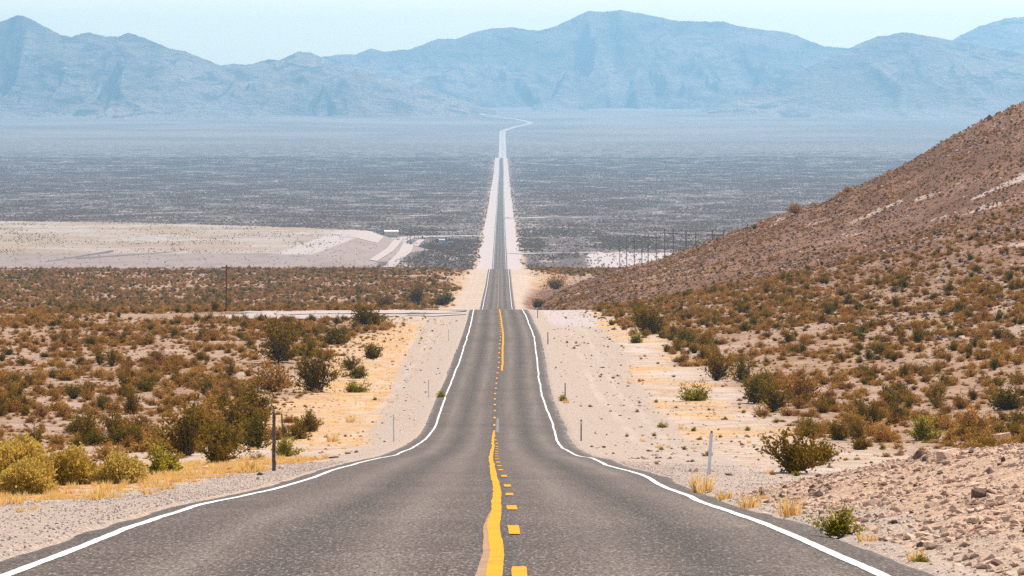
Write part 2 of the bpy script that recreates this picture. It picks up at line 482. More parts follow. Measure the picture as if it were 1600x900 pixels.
M_GROUND = mat_ground()
M_ROAD = mat_road()
M_WHITE = mat_paint('white road paint', (0.80, 0.79, 0.77), (0.24, 0.21, 0.19), 0.50)
M_YELLOW = mat_paint('yellow road paint', (0.66, 0.27, 0.006), (0.46, 0.19, 0.02), 0.56)
M_YOLD = mat_paint('faded yellow paint', (0.40, 0.22, 0.11), (0.22, 0.15, 0.11), 0.44)
M_CREO = mat_leaf('olive leaves', (0.240, 0.168, 0.010), (0.095, 0.062, 0.006), (0.260, 0.130, 0.012), 0.33)
M_SCRUB = mat_leaf('brown scrub leaves', (0.46, 0.195, 0.032), (0.18, 0.072, 0.012), (0.60, 0.32, 0.075), 0.38)
M_FAR = mat_leaf('grey brown scrub', (0.265, 0.152, 0.092), (0.15, 0.084, 0.052), (0.33, 0.205, 0.13), 0.30)
M_GOLD = mat_leaf('golden leaves', (0.60, 0.40, 0.075), (0.42, 0.26, 0.04), (0.55, 0.38, 0.10), 0.38)
M_GREEN = mat_leaf('yellow green leaves', (0.36, 0.29, 0.02), (0.22, 0.17, 0.014), (0.36, 0.27, 0.03), 0.45)
M_GRASS = mat_leaf('dry grass', (0.78, 0.50, 0.17), (0.64, 0.35, 0.09), (0.74, 0.53, 0.24), 0.42)
M_STEM = mat_simple('grey brown stems', (0.20, 0.135, 0.09), (0.11, 0.075, 0.05), 20)
M_ROCK = mat_simple('pale pink rock', (0.72, 0.47, 0.32), (0.56, 0.335, 0.21), 5, 0.9, 0.15, 0.6, 0, 0.03)
M_DROCK = mat_simple('dark brown rock', (0.24, 0.135, 0.09), (0.15, 0.085, 0.06), 5, 0.9, 0.15, 0.6, 0, 0.03)
M_PEB = mat_simple('grey pebbles', (0.62, 0.48, 0.40), (0.45, 0.33, 0.26), 3, 0.9, 0.15, 0.3)
M_POLE = mat_simple('weathered brown timber', (0.20, 0.080, 0.036), (0.12, 0.05, 0.025), 3, 0.85, 0.2)
M_POST = mat_simple('weathered grey timber', (0.16, 0.125, 0.105), (0.085, 0.065, 0.055), 9, 0.85, 0.2)
M_WMARK = mat_simple('white plastic', (0.76, 0.76, 0.77), (0.64, 0.64, 0.65), 4, 0.5, 0.4, 0.05)
M_DMETAL = mat_simple('dark steel', (0.07, 0.06, 0.055), (0.11, 0.09, 0.08), 12, 0.6, 0.4)
M_REFL = mat_simple('pale reflector', (0.75, 0.72, 0.68), (0.66, 0.62, 0.58), 4, 0.3, 0.5, 0.05)
M_TAN = mat_simple('tan cladding', (0.74, 0.54, 0.35), (0.66, 0.47, 0.30), 1.5, 0.8, 0.2)
M_ROOF = mat_simple('pale sheet roof', (0.68, 0.60, 0.53), (0.60, 0.52, 0.46), 1.0, 0.6, 0.3)
M_BWHITE = mat_simple('white painted sheet', (0.74, 0.77, 0.80), (0.64, 0.68, 0.72), 1.0, 0.6, 0.3)
M_BGREY = mat_simple('blue grey sheet', (0.27, 0.28, 0.285), (0.21, 0.22, 0.225), 1.0, 0.6, 0.3)
M_GLASSD = mat_simple('dark glazing', (0.03, 0.035, 0.04), (0.045, 0.05, 0.055), 1.0, 0.15, 0.5, 0.0)
M_CAR = mat_simple('dark car paint', (0.03, 0.035, 0.045), (0.04, 0.045, 0.055), 1.0, 0.3, 0.5, 0.0)
M_TYRE = mat_simple('tyre rubber', (0.02, 0.02, 0.02), (0.03, 0.03, 0.03), 5, 0.9, 0.2)
M_CERAM = mat_simple('pale insulator', (0.70, 0.70, 0.68), (0.6, 0.6, 0.58), 5, 0.3, 0.5, 0.0)

# ------------------------------------------------------------------ the land
def rows_d(a, b, k):
    r = [a]
    while r[-1] < b:
        r.append(r[-1] + max(0.30, r[-1] * k))
    return np.array(r)

D = np.concatenate([np.linspace(-60, 20, 41)[:-1], rows_d(20, 17000, 0.0085), np.linspace(17500, 22300, 10)])
cor = np.concatenate([np.arange(0, 9, 0.22), np.arange(9, 15.01, 0.5)])
fan = np.concatenate([np.linspace(0, 1.15, 170)[1:], np.geomspace(1.2, 6.0, 22)])
def lat_cols(d):
    w = np.maximum(d, 0) * 0.137 + 14
    right = np.concatenate([np.repeat(cor[None], len(d), 0), 15 + fan[None] * w[:, None]], 1)
    return np.concatenate([-right[:, :0:-1], right], 1)
LAT = lat_cols(D)
Y = np.repeat(D[:, None], LAT.shape[1], 1)
X = XC(D)[:, None] + LAT
Z = ground(X, Y)

def masks(X, Y):
    lat = X - XC(Y)
    px = PX0 + F * X / np.maximum(Y, 1)
    eo = np.where(lat < 0, -lat - EL(Y), lat - ER(Y))
    w, s, _ = hill_ws(X, Y)
    n1 = fbm(X / 4.0, Y / 11.0, 4, 21)
    # golden ground
    g = 0.80 * sstep(5.5, 7.5, -lat + n1 * 2.5) * (1 - sstep(14, 21, -lat + n1 * 4)) * sstep(150, 215, Y) * (1 - sstep(470, 520, Y))
    gl = sstep(1.2, 2.2, eo + n1) * (1 - sstep(5, 9, eo + n1)) * (lat < 0) * (Y < 140) * 1.0
    g = np.maximum(g, gl)
    gr_ = 0.60 * sstep(7.5, 11, lat + n1 * 3) * (1 - sstep(16, 22, lat)) * sstep(150, 220, Y) * (1 - sstep(620, 700, Y)) * sstep(-0.7, 0.5, n1) * 1.5
    g = np.maximum(g, gr_)
    gb = 0.62 * sstep(0.2, 0.5, eo) * (1 - sstep(0.7, 1.5, eo + n1)) * (lat > 0) * sstep(41, 46, Y) * (1 - sstep(58, 74, Y)) * sstep(-0.2, 0.25, n1)
    g = np.maximum(g, gb)
    gm = 0.62 * sstep(8, 11, np.abs(lat) + n1 * 3) * (1 - sstep(20, 34, np.abs(lat) + n1 * 6)) * sstep(800, 950, Y) * (1 - sstep(2100, 2600, Y))
    g = np.maximum(g, gm)
    # gravel shoulder
    sw = np.where(lat < 0, np.interp(Y, [0, 55, 75, 100, 160, 250, 400, 600, 1500], [4.6, 4.0, 2.2, 1.3, 1.6, 3.5, 5.0, 6, 6]),
                  np.interp(Y, [0, 30, 60, 90, 160, 250, 400, 600, 1500], [0.5, 0.5, 1.0, 3.0, 6.0, 7, 8, 8, 6]))
    gv = (1 - sstep(sw - 0.8, sw + 0.6, eo + n1 * 0.6)) * (1 - 0.6 * sstep(500, 900, Y))
    hl = sstep(0.10, 0.42, w + n1 * 0.06)
    pl = sstep(14, 17, np.abs(lat) + n1 * 2.0) * sstep(1500, 2100, Y)
    pl = np.where(Y > 8300, sstep(7.8, 9.5, np.abs(lat)), pl)
    pale = np.zeros_like(X)
    pale = np.maximum(pale, (1 - sstep(11.5, 14.5, np.abs(lat) + n1 * 1.6)) * sstep(2000, 2200, Y) * (Y < 8400) * 0.85)
    pale = np.maximum(pale, (1 - sstep(7.5, 9.5, np.abs(lat))) * (Y >= 8400) * 1.0)
    # bare pale mound beyond the pylons, bare ground by the crossing
    mound = 0.8 * sstep(903, 930, px + n1 * 14) * (1 - sstep(1120, 1180, px)) * sstep(2080, 2110, Y) * (1 - sstep(2360, 2430, Y + n1 * 40))
    pale = np.maximum(pale, mound)
    pad = sstep(0.0, 3.0, eo) * (1 - sstep(12, 16, lat + n1 * 3)) * (lat > 0) * sstep(430, 500, Y) * (1 - sstep(640, 700, Y))
    pale = np.maximum(pale, pad * 0.75)
    tan = np.where(lat < 0, sstep(13, 19, -lat + n1 * 4), sstep(15, 22, lat + n1 * 4)) * sstep(130, 220, Y)
    fanm = sstep(8400, 11500, Y + 500 * fbm(X / 500, Y / 500, 3, 88))
    bank = sstep(0.6, 1.4, eo + n1 * 0.5) * (lat > 0) * sstep(26, 36, Y) * (1 - sstep(64, 76, Y)) * sstep(1150, 1230, px)
    tan = np.maximum(tan, sstep(9, 20, np.abs(lat) + n1 * 5) * sstep(650, 850, Y))
    return dict(vlat=np.where(Y > 95, eo + 0.5 * fbm(X * 0, Y / 40.0, 3, 77), 99.0), apron=sstep(10500, 14200, Y), fan=fanm, bank=bank, tan=tan, gold=g, gravel=gv, hill=hl, hill_s=s, hill_p=px / 170.0 / 5.0, plain=np.clip(pl, 0, 1), pale=pale)

def seg_mask(px, row, a, b, w0, w1):
    ax, ay = a; bx, by = b
    tt = np.clip((px - ax) / (bx - ax), 0, 1)
    return (1 - sstep(0.5, 1.0, np.abs(row - (ay + (by - ay) * tt)) / (w0 + (w1 - w0) * tt))) * (px > ax) * (px < bx)
MK = masks(X, Y)
_px = PX0 + F * X / np.maximum(Y, 1); _row = HOR - F * Z / np.maximum(Y, 1)
oc = np.zeros_like(X)
for a_, b_, w0, w1, k_ in (((1520, 312), (1615, 268), 4, 9, 1.0), ((1428, 314), (1470, 298), 3, 4, 1.0), ((1450, 346), (1482, 336), 2, 3, 0.9),
                           ((1325, 350), (1412, 312), 4, 5, 0.75), ((1250, 356), (1330, 330), 5, 5, 0.55), ((1480, 222), (1505, 214), 2, 2, 0.8), ((1540, 200), (1560, 194), 3, 3, 0.8), ((960, 452), (1080, 415), 3, 5, 0.5)):
    oc = np.maximum(oc, k_ * seg_mask(_px, _row, a_, b_, w0, w1))
MK['outcrop'] = oc * (Y > 150) * (Y < 1100)
ground_o = grid_obj('ground', X, Y, Z, M_GROUND, MK)
prop(ground_o, 'pale stony desert ground spreading to the mountains', 'ground', kind='structure')

# ------------------------------------------------------------------ the road and its painted lines
RD = np.concatenate([np.linspace(-60, 20, 61)[:-1], rows_d(20, 14600, 0.0068)])
ncol = 25
u = np.linspace(0, 1, ncol)
el = EL(RD) + 0.10 * fbm(RD / 2.1, RD * 0, 4, 3); er = ER(RD) + 0.10 * fbm(RD / 2.3, RD * 0 + 5, 4, 4)
LATR = -el[:, None] + (el + er)[:, None] * u[None]
RX = XC(RD)[:, None] + LATR; RY = np.repeat(RD[:, None], ncol, 1)
lift = 0.004 + 0.0 * RD
RZ = ZR(RD)[:, None] + lift[:, None] - 0.012 * np.abs(LATR) * 0.5
RZ[:, 0] -= 0.03; RZ[:, -1] -= 0.03
edge = np.where(LATR < 0, -LATR - HLf(RD)[:, None], LATR - HRf(RD)[:, None])
road = grid_obj('road', RX, RY, RZ, M_ROAD, dict(lat=LATR, edge=edge, old=sstep(8300, 8500, RY)))  # last attribute masks the far stretch that gets the painted glare
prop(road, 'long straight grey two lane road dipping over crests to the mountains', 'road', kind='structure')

def road_strip(name, latc, width, d0, d1, mat, lift, jit=0.0, seed=0, gaps=None):
    ds = rows_d(d0, d1, 0.0068) if d0 >= 20 else np.concatenate([np.linspace(d0, 20, 40)[:-1], rows_d(20, d1, 0.0068)])
    ds[-1] = d1
    c = latc(ds) + jit * fbm(ds / 9.0, ds * 0 + seed, 3, seed + 60)
    wv = width(ds) * (1 + 0.22 * 0.5 * fbm(ds / 0.5, ds * 0 + 3, 2, seed + 90) + 0.10 * fbm(ds / 2.4, ds * 0, 3, seed + 80))
    cols = np.linspace(-0.5, 0.5, 3)
    L_ = c[:, None] + wv[:, None] * cols[None]
    Xs = XC(ds)[:, None] + L_; Ys = np.repeat(ds[:, None], 3, 1)
    Zs = ZR(ds)[:, None] + 0.004 - 0.006 * np.abs(L_) + lift * (1 + ds[:, None].clip(0) / 120.0)
    return grid_obj(name, Xs, Ys, Zs, mat, parent=road, smooth=True)

LIFT = 0.002
wline = lambda d: 0.115 + 0.02 * sstep(200, 600, d) + 0.10 * sstep(900, 4000, d)
a = road_strip('edge_line', lambda d: -HLf(d), wline, -40, 8400, M_WHITE, LIFT + 0.003, 0.07, 1)
b = road_strip('edge_line', lambda d: HRf(d), wline, -40, 8400, M_WHITE, LIFT + 0.003, 0.07, 2)
# solid yellow line: near stretch, then the stretch before the crest on the other side of the dashes
road_strip('centre_line', lambda d: 0 * d, lambda d: 0.135 + 0 * d, -40, 226, M_YELLOW, LIFT + 0.004, 0.03, 5)
old = road_strip('faded_line', lambda d: -0.045 + 0.03 * np.sin(d / 7.0), lambda d: 0.11 + 0 * d, -40, 60, M_YOLD, LIFT + 0.001, 0.03, 6)
SOL2 = pchip([325, 347, 375, 402, 440, 480, 530, 600], [0.37, 0.30, 0.22, 0.20, 0.17, 0.13, 0.12, 0.10])
road_strip('centre_line', lambda d: SOL2(d), lambda d: 0.17 + 0 * d, 336, 600, M_YELLOW, LIFT + 0.004, 0.03, 7)
road_strip('centre_line', lambda d: 0 * d, lambda d: 0.17 + 0 * d, 930, 1560, M_YOLD, LIFT + 0.004, 0.05, 8)
# dashes in one sheet
DLAT = pchip([0, 31, 41.5, 51.5, 62, 73, 83, 98, 110, 150, 190, 228, 260, 300, 345, 380, 480, 600],
             [0.19, 0.21, 0.205, 0.20, 0.205, 0.215, 0.225, 0.20, 0.20, 0.20, 0.20, 0.02, 0.0, 0.0, -0.04, -0.10, -0.06, -0.03])
V, Fc = [], []
d = -10.2
while d < 590:
    ln = 2.5 * random.uniform(0.9, 1.08); ww = 0.125 * random.uniform(0.92, 1.08) * (1 + 0.25 * float(sstep(200, 400, d)))
    ks = np.linspace(d - ln / 2, d + ln / 2, 5)
    for i, kd in enumerate(ks):
        for sx in (-0.5, 0.5):
            ll = float(DLAT(kd)) + ww * sx + random.uniform(-0.006, 0.006)
            V.append((float(XC(kd)) + ll, kd, float(ZR(kd)) + 0.004 - 0.006 * abs(ll) + (LIFT + 0.005) * (1 + max(kd, 0) / 120.0)))
        if i:
            n = len(V); Fc.append((n - 4, n - 3, n - 1, n - 2))
    d += 10.35
mesh_obj('dashed_line', V, Fc, M_YELLOW, parent=road)
# blue grey tar patch right of the dashes
V, Fc = [], []
for i, kd in enumerate(np.linspace(226, 248, 8)):
    for ll in (0.12, 0.30):
        V.append((float(XC(kd)) + ll, kd, float(ZR(kd)) + 0.004 - 0.006 * ll + 0.008))
    if i:
        n = len(V); Fc.append((n - 4, n - 3, n - 1, n - 2))
mesh_obj('repair_patch', V, Fc, mat_simple('blue grey repair', (0.115, 0.115, 0.12), (0.075, 0.072, 0.074), 4), parent=road)

# ------------------------------------------------------------------ mountains
def interp(px, K):
    K = np.array(K, float); return np.interp(px, K[:, 0], K[:, 1])

LEFT_R = [(-700, 60), (-400, 40), (-150, 55), (-60, 45), (0, 34), (27, 23), (38, 25), (50, 30), (75, 44), (95, 54), (112, 57), (140, 50), (152, 55), (165, 57), (185, 57), (200, 51),
          (225, 58), (265, 76), (290, 80), (320, 92), (335, 99), (345, 102), (365, 99), (385, 102), (400, 98), (420, 93), (435, 95), (452, 87),
          (467, 80), (485, 82), (500, 88), (530, 103), (560, 105), (600, 120), (640, 135), (665, 137), (700, 148), (730, 160), (770, 172), (800, 186), (860, 200), (1000, 210)]
MID_R = [(250, 140), (400, 105), (500, 89), (530, 86), (555, 85), (578, 76), (600, 80), (640, 77), (685, 60), (711, 61), (748, 48), (775, 44), (800, 43), (840, 48),
         (870, 40), (900, 26), (920, 17), (945, 18), (970, 15), (985, 18), (1020, 25), (1060, 33), (1090, 33), (1130, 34), (1150, 40), (1200, 48),
         (1230, 50), (1260, 62), (1285, 71), (1300, 73), (1325, 76), (1400, 95), (1500, 120), (1700, 150)]
RIGHT_R = [(1040, 205), (1080, 186), (1120, 162), (1160, 143), (1200, 128), (1240, 113), (1270, 102), (1300, 88), (1325, 76), (1345, 68), (1370, 57), (1390, 55), (1415, 50), (1440, 55), (1490, 63),
           (1540, 73), (1600, 83), (1700, 92), (1900, 80), (2300, 90)]
FAR_R = [(1350, 120), (1420, 92), (1480, 68), (1500, 56), (1530, 41), (1570, 29), (1600, 26), (1650, 30), (1750, 20), (2000, 40), (2300, 60)]

def mountain(label, K, px0, px1, dr, depth, seed, amp, mat, pw=2.4, nx=520, ny=150, low_row=196.0):
    px = np.linspace(px0, px1, nx)
    row = interp(px, K)
    row = row + 1.3 * fbm(px / 11.0, px * 0, 4, seed + 3) + 0.5 * fbm(px / 2.6, px * 0, 2, seed + 4)
    s = np.concatenate([np.linspace(0, 1, ny), np.linspace(1, 1.8, 24)[1:]])
    Sg, Pg = np.meshgrid(s, px, indexing='ij')
    Rg = np.repeat(row[None], len(s), 0)
    # ridge line wanders in depth so that spurs run out towards the valley
    wand = 0.17 * depth * fbm(px / 130.0, px * 0, 3, seed + 9)
    Dd = dr + wand[None] * sstep(0.2, 1, Sg) - depth * (1 - Sg)
    Xg = (Pg - PX0) / F * (dr + wand[None] * 0.4)
    zr = (HOR - Rg) / F * (dr + wand[None])
    Xg = (Pg - PX0) / F * np.where(Sg < 2, Dd * 0.35 + (dr + wand[None]) * 0.65, 0)
    zb = ZR(Dd) - 2.5
    up = np.where(Sg <= 1, np.clip(Sg, 0, 1) ** pw, np.clip(1 - (Sg - 1) / 0.8, 0, 1) ** 1.2)
    H = np.maximum(zr - zb, 0)
    # ravines run down the slope: noise stretched along the fall line, warped
    ux = Xg / 560.0 + 0.35 * fbm(Xg / 1500.0, Dd / 1500.0, 3, seed + 20)
    uy = Dd / 2600.0 + 0.25 * fbm(Xg / 1100.0 + 7, Dd / 1100.0, 3, seed + 21)
    rg = ridged(ux, uy, 6, seed)
    rg2 = ridged(Xg / 170.0 + 0.4 * fbm(Xg / 500, Dd / 500, 2, seed + 70), Dd / 620.0, 4, seed + 50)
    carve = (rg - 0.42) * 0.55 + (rg2 - 0.4) * 0.22
    env = np.clip(np.sin(np.pi * np.clip(Sg, 0, 1) ** 0.8), 0, None) * (Sg < 1) * sstep(0.12, 0.6, Sg)
    Zg = zb + H * up + H * amp * carve * env
    # nothing may stand above the skyline
    lim = (HOR - Rg) / F * Dd
    Zg = np.where(Sg < 1, np.minimum(Zg, lim + 0.0), Zg)
    o = grid_obj('mountain_range', Xg, Dd, Zg, mat, dict(low=np.clip(1 - up * 1.3, 0, 1)))
    prop(o, label, 'mountain range', kind='structure')
    return o

M_M1 = mat_mountain('left mountain rock', 1); M_M2 = mat_mountain('mid mountain rock', 2)
M_M3 = mat_mountain('right mountain rock', 3)
mountain('pale blue range with a pointed peak ending in a long low spur', LEFT_R, -700, 900, 15600, 2100, 101, 2.3, M_M1, 2.6, 760)
mountain('high broad blue massif behind the pass where the road climbs', MID_R, 250, 1700, 18500, 3000, 233, 2.2, M_M2, 3.0, 760)
mountain('smooth rounded blue mountain above the brown hill', RIGHT_R, 1040, 2300, 16000, 2300, 303, 1.4, M_M3, 2.2, 600)
mountain('distant blue peak at the edge behind the rounded mountain', FAR_R, 1350, 2300, 20000, 2300, 404, 0.8, M_M2, 2.4, 400)

# ------------------------------------------------------------------ embankment, tracks
def mat_emb():
    t = NT('bladed pale earth'); P = t.pos()
    k = t.attr('k'); top = t.ramp(k, 0.93, 0.99)
    n = t.noise(P, 0.05, 5, 0.65); n2 = t.noise(P, 0.3, 4, 0.7)
    st = t.noise(t.scale(P, (0.012, 0.02, 0)), 1.0, 5, 0.65)
    face = t.mix(n2, (0.41, 0.305, 0.265), (0.34, 0.245, 0.21))
    tp = t.mix(t.ramp(st, 0.40, 0.62), (0.41, 0.285, 0.195), (0.50, 0.405, 0.355))
    tp = t.mix(t.ramp(t.noise(P, 0.12, 5, 0.75), 0.50, 0.64, 0, 0.75), tp, (0.34, 0.255, 0.15))
    face = t.mix(t.ramp(n, 0.48, 0.64, 0, 0.6), face, (0.29, 0.20, 0.165))
    c = t.mix(top, face, tp)
    c = t.mix(t.attr('ramp'), c, (0.54, 0.44, 0.40))
    c = t.mix(t.attr('cut'), c, (0.20, 0.135, 0.115))
    t.principled(t.dim(c, 0.70), 0.95, 0.1, n2, 0.8, 0.6)
    return t.m
ed = np.concatenate([np.linspace(2085, 2260, 90), np.linspace(2265, 2760, 110)])
ep = np.linspace(-900, 700, 520)
Ed, Ep = np.meshgrid(ed, ep, indexing='ij')
Ex = (Ep - PX0) / F * Ed
Ez = emb_z(Ex, Ed)
k_ = emb_h(Ex, Ed)
edge_x = np.interp(Ed, [2150, 2230, 2490, 2700], [-121, -116, -92, -75])
rampm = (1 - sstep(9, 12, np.abs(edge_x - Ex - 9))) * (k_ > 0.9) * (Ed > 2215) * (Ed < 2500)
row_e = HOR - F * Ez / Ed
def seg_mask(px, row, a, b, w0, w1):
    ax, ay = a; bx, by = b
    tt = np.clip((px - ax) / (bx - ax), 0, 1)
    return (1 - sstep(0.6, 1.0, np.abs(row - (ay + (by - ay) * tt)) / (w0 + (w1 - w0) * tt))) * (px > ax) * (px < bx)
cut = np.maximum(seg_mask(Ep, row_e, (70, 409.5), (178, 392), 0.9, 2.2), seg_mask(Ep, row_e, (120, 404), (272, 393.5), 1.6, 0.6))
emb = grid_obj('embankment', Ex, Ed, Ez, mat_emb(), dict(k=k_, ramp=rampm, cut=cut))
prop(emb, 'broad flat topped bank of pale bladed earth on the plain', 'embankment', kind='structure')

def mat_track():
    t = NT('pale track dirt'); P = t.pos()
    c = t.mix(t.noise(P, 0.4, 5, 0.7), (0.33, 0.262, 0.23), (0.42, 0.34, 0.305))
    t.principled(c, 0.95, 0.1, t.noise(P, 3.0, 3), 0.4, 0.1)
    return t.m
M_TRACK = mat_track()
def track(name, label, pts, width, lift=0.12, nsub=40):
    P3 = np.array([hit(*p)[:2] for p in pts])
    k = np.linspace(0, len(P3) - 1, nsub * (len(P3) - 1) + 1)
    xs = np.interp(k, np.arange(len(P3)), P3[:, 0]); ds = np.interp(k, np.arange(len(P3)), P3[:, 1])
    dx = np.gradient(xs); dd = np.gradient(ds); ln = np.hypot(dx, dd)
    nx_, nd_ = dd / ln, -dx / ln
    wv = np.interp(k, np.linspace(0, len(P3) - 1, len(width)), width) * (1 + 0.18 * fbm(k * 2.2, k * 0, 3, 14))
    cols = np.linspace(-0.5, 0.5, 7)
    Xs = xs[:, None] + nx_[:, None] * wv[:, None] * cols; Ys = ds[:, None] + nd_[:, None] * wv[:, None] * cols
    if name == 'gravel_road':
        Xs = np.minimum(Xs, XC(Ys) - EL(Ys) - 0.25 - 0.15 * cols)      # ends at the edge of the pavement
    Zs = surf(Xs, Ys) + lift
    o = grid_obj(name, Xs, Ys, Zs, M_TRACK)
    prop(o, label, 'track', kind='structure')
    return o, xs, ds
TR = []
TR.append(track('gravel_road', 'pale gravel side road joining the road at the crest', [(706, 489.0), (640, 489.5), (540, 491.5), (450, 492.5), (375, 492)], [44, 40, 34, 30, 16], 0.09)[1:])
TR.append(track('dirt_track', 'pale dirt track running up beside the embankment', [(607, 418), (632, 395), (652, 380), (660, 374.5)], [7, 7, 6, 5], 0.3)[1:])
TR.append(track('dirt_track', 'narrow dirt track along the foot of the embankment', [(583, 408), (608, 392), (622, 376)], [5, 5, 4], 0.35)[1:])
TR.append(track('dirt_track', 'straight dirt track from the tan building to the road', [(560, 373), (622, 371), (700, 369.5), (752, 369)], [26, 26, 26, 24], 0.2)[1:])
TR.append(track('dirt_track', 'straight dirt track leaving the road towards the pylons', [(800, 396.5), (860, 396), (930, 395.5)], [18, 18, 18], 0.2)[1:])
TR.append(track('dirt_track', 'long pale dirt strip along the front foot of the embankment', [(-120, 423.2), (150, 422.8), (330, 422.2), (480, 421.6)], [14, 14, 12, 8], 0.35)[1:])
TR.append(track('dirt_track', 'short dirt turnout beside the far road', [(795, 340.5), (815, 340.5), (836, 340)], [45, 45, 30], 0.25)[1:])

# ------------------------------------------------------------------ plants and stones: source meshes
class MB:
    def __init__(self): self.v, self.f, self.m = [], [], []
    def tri(self, a, b, c, m=0):
        n = len(self.v); self.v += [a, b, c]; self.f.append((n, n + 1, n + 2)); self.m.append(m)
    def quad(self, a, b, c, d, m=0):
        n = len(self.v); self.v += [a, b, c, d]; self.f.append((n, n + 1, n + 2, n + 3)); self.m.append(m)
    def tube(self, pts, r0, r1, m=0, k=3):
        pts = [Vector(p) for p in pts]; n0 = len(self.v)
        for i, p in enumerate(pts):
            dr = (pts[min(i + 1, len(pts) - 1)] - pts[max(i - 1, 0)]).normalized()
            s = dr.orthogonal().normalized(); q = dr.cross(s)
            r = r0 + (r1 - r0) * i / max(len(pts) - 1, 1)
            for j in range(k):
                an = 2 * math.pi * j / k
                self.v.append(tuple(p + (s * math.cos(an) + q * math.sin(an)) * r))
        for i in range(len(pts) - 1):
            for j in range(k):
                a = n0 + i * k + j; b = n0 + i * k + (j + 1) % k
                self.f.append((a, b, b + k, a + k)); self.m.append(m)
    def box(self, c, s, m=0, rz=0.0):
        n = len(self.v); ca, sa = math.cos(rz), math.sin(rz)
        for dx in (-.5, .5):
            for dy in (-.5, .5):
                for dz_ in (-.5, .5):
                    x, y = dx * s[0], dy * s[1]
                    self.v.append((c[0] + x * ca - y * sa, c[1] + x * sa + y * ca, c[2] + dz_ * s[2]))
        for q in ((0, 1, 3, 2), (4, 6, 7, 5), (0, 4, 5, 1), (2, 3, 7, 6), (0, 2, 6, 4), (1, 5, 7, 3)):
            self.f.append(tuple(n + i for i in q)); self.m.append(m)
    def cyl(self, p0, p1, r0, r1, k=10, m=0):
        n0 = len(self.v); p0, p1 = Vector(p0), Vector(p1); dr = (p1 - p0).normalized(); s = dr.orthogonal().normalized(); q = dr.cross(s)
        for p, r in ((p0, r0), (p1, r1)):
            for j in range(k):
                an = 2 * math.pi * j / k; self.v.append(tuple(p + (s * math.cos(an) + q * math.sin(an)) * r))
        for j in range(k):
            self.f.append((n0 + j, n0 + (j + 1) % k, n0 + k + (j + 1) % k, n0 + k + j)); self.m.append(m)
        self.f.append(tuple(n0 + k - 1 - j for j in range(k))); self.m.append(m)
        self.f.append(tuple(n0 + k + j for j in range(k))); self.m.append(m)
    def obj(self, name, mats, parent=None, linked=True, smooth=False):
        return mesh_obj(name, self.v, self.f, mats, parent, smooth, self.m if isinstance(mats, (list, tuple)) else None, linked)

def rv(R): 
    v = Vector((R.gauss(0, 1), R.gauss(0, 1), R.gauss(0, 1))); return v.normalized()

def leaf(mb, p, size, R, m=0, updir=None):
    a = rv(R)
    if updir is not None: a = (a + updir * 1.2).normalized()
    b = a.cross(rv(R)).normalized()
    s = size * R.uniform(0.6, 1.35)
    p = Vector(p)
    mb.quad(tuple(p - a * s * .5), tuple(p + b * s * .33), tuple(p + a * s * .55), tuple(p - b * s * .33), m)

def bush(seed, hgt, n_stem, per, leafsize, spread=0.5, bare=0.3, wig=0.12, flat=1.0):
    """one bush, about 1 wide and hgt tall; returns the leaves and the stems as builders"""
    R = random.Random(seed); lv, st = MB(), MB()
    lob = [(R.uniform(0, 6.28), R.uniform(0.5, 1.28)) for _ in range(7)]
    for i in range(n_stem):
        an = R.uniform(0, 2 * math.pi); tilt = math.sqrt(R.uniform(0.0, 1.0))
        lobe = 1.0
        for la, lk in lob:
            dd_ = abs((an - la + math.pi) % (2 * math.pi) - math.pi)
            if dd_ < 0.6: lobe = lk
        ln = R.uniform(0.65, 1.05) * lobe
        ex, ey = math.cos(an) * tilt * spread * ln, math.sin(an) * tilt * spread * ln
        ez = hgt * ln * (1 - 0.80 * tilt ** 2.2 * flat)
        pts = []
        for k in range(5):
            q = k / 4.0
            pts.append((ex * q ** 0.85 + R.gauss(0, wig * .25) * q, ey * q ** 0.85 + R.gauss(0, wig * .25) * q, ez * q ** (1.0 if flat else 1.0) + 0.0))
        st.tube(pts, 0.010, 0.003)
        for j in range(per):
            q = bare + (1 - bare) * R.random() ** 0.75
            k = min(int(q * 4), 3); f = q * 4 - k
            p = Vector(pts[k]).lerp(Vector(pts[k + 1]), f)
            p += Vector((R.gauss(0, wig * .5), R.gauss(0, wig * .5), R.gauss(0, wig * .35)))
            if p.z < 0.012: p.z = 0.012 + 0.04 * R.random()
            leaf(lv, p, leafsize, R, 0)
        for j in range(2):
            q = R.uniform(0.4, 0.8); k = min(int(q * 4), 3)
            b0 = Vector(pts[k]); b1 = b0 + Vector((R.gauss(0, .11), R.gauss(0, .11), abs(R.gauss(.12, .08)) * hgt * 1.3))
            st.tube([tuple(b0), tuple(b1)], 0.005, 0.002)
            for jj in range(max(2, per // 4)):
                leaf(lv, b0.lerp(b1, R.uniform(0.35, 1.1)), leafsize, R, 0)
    return lv, st

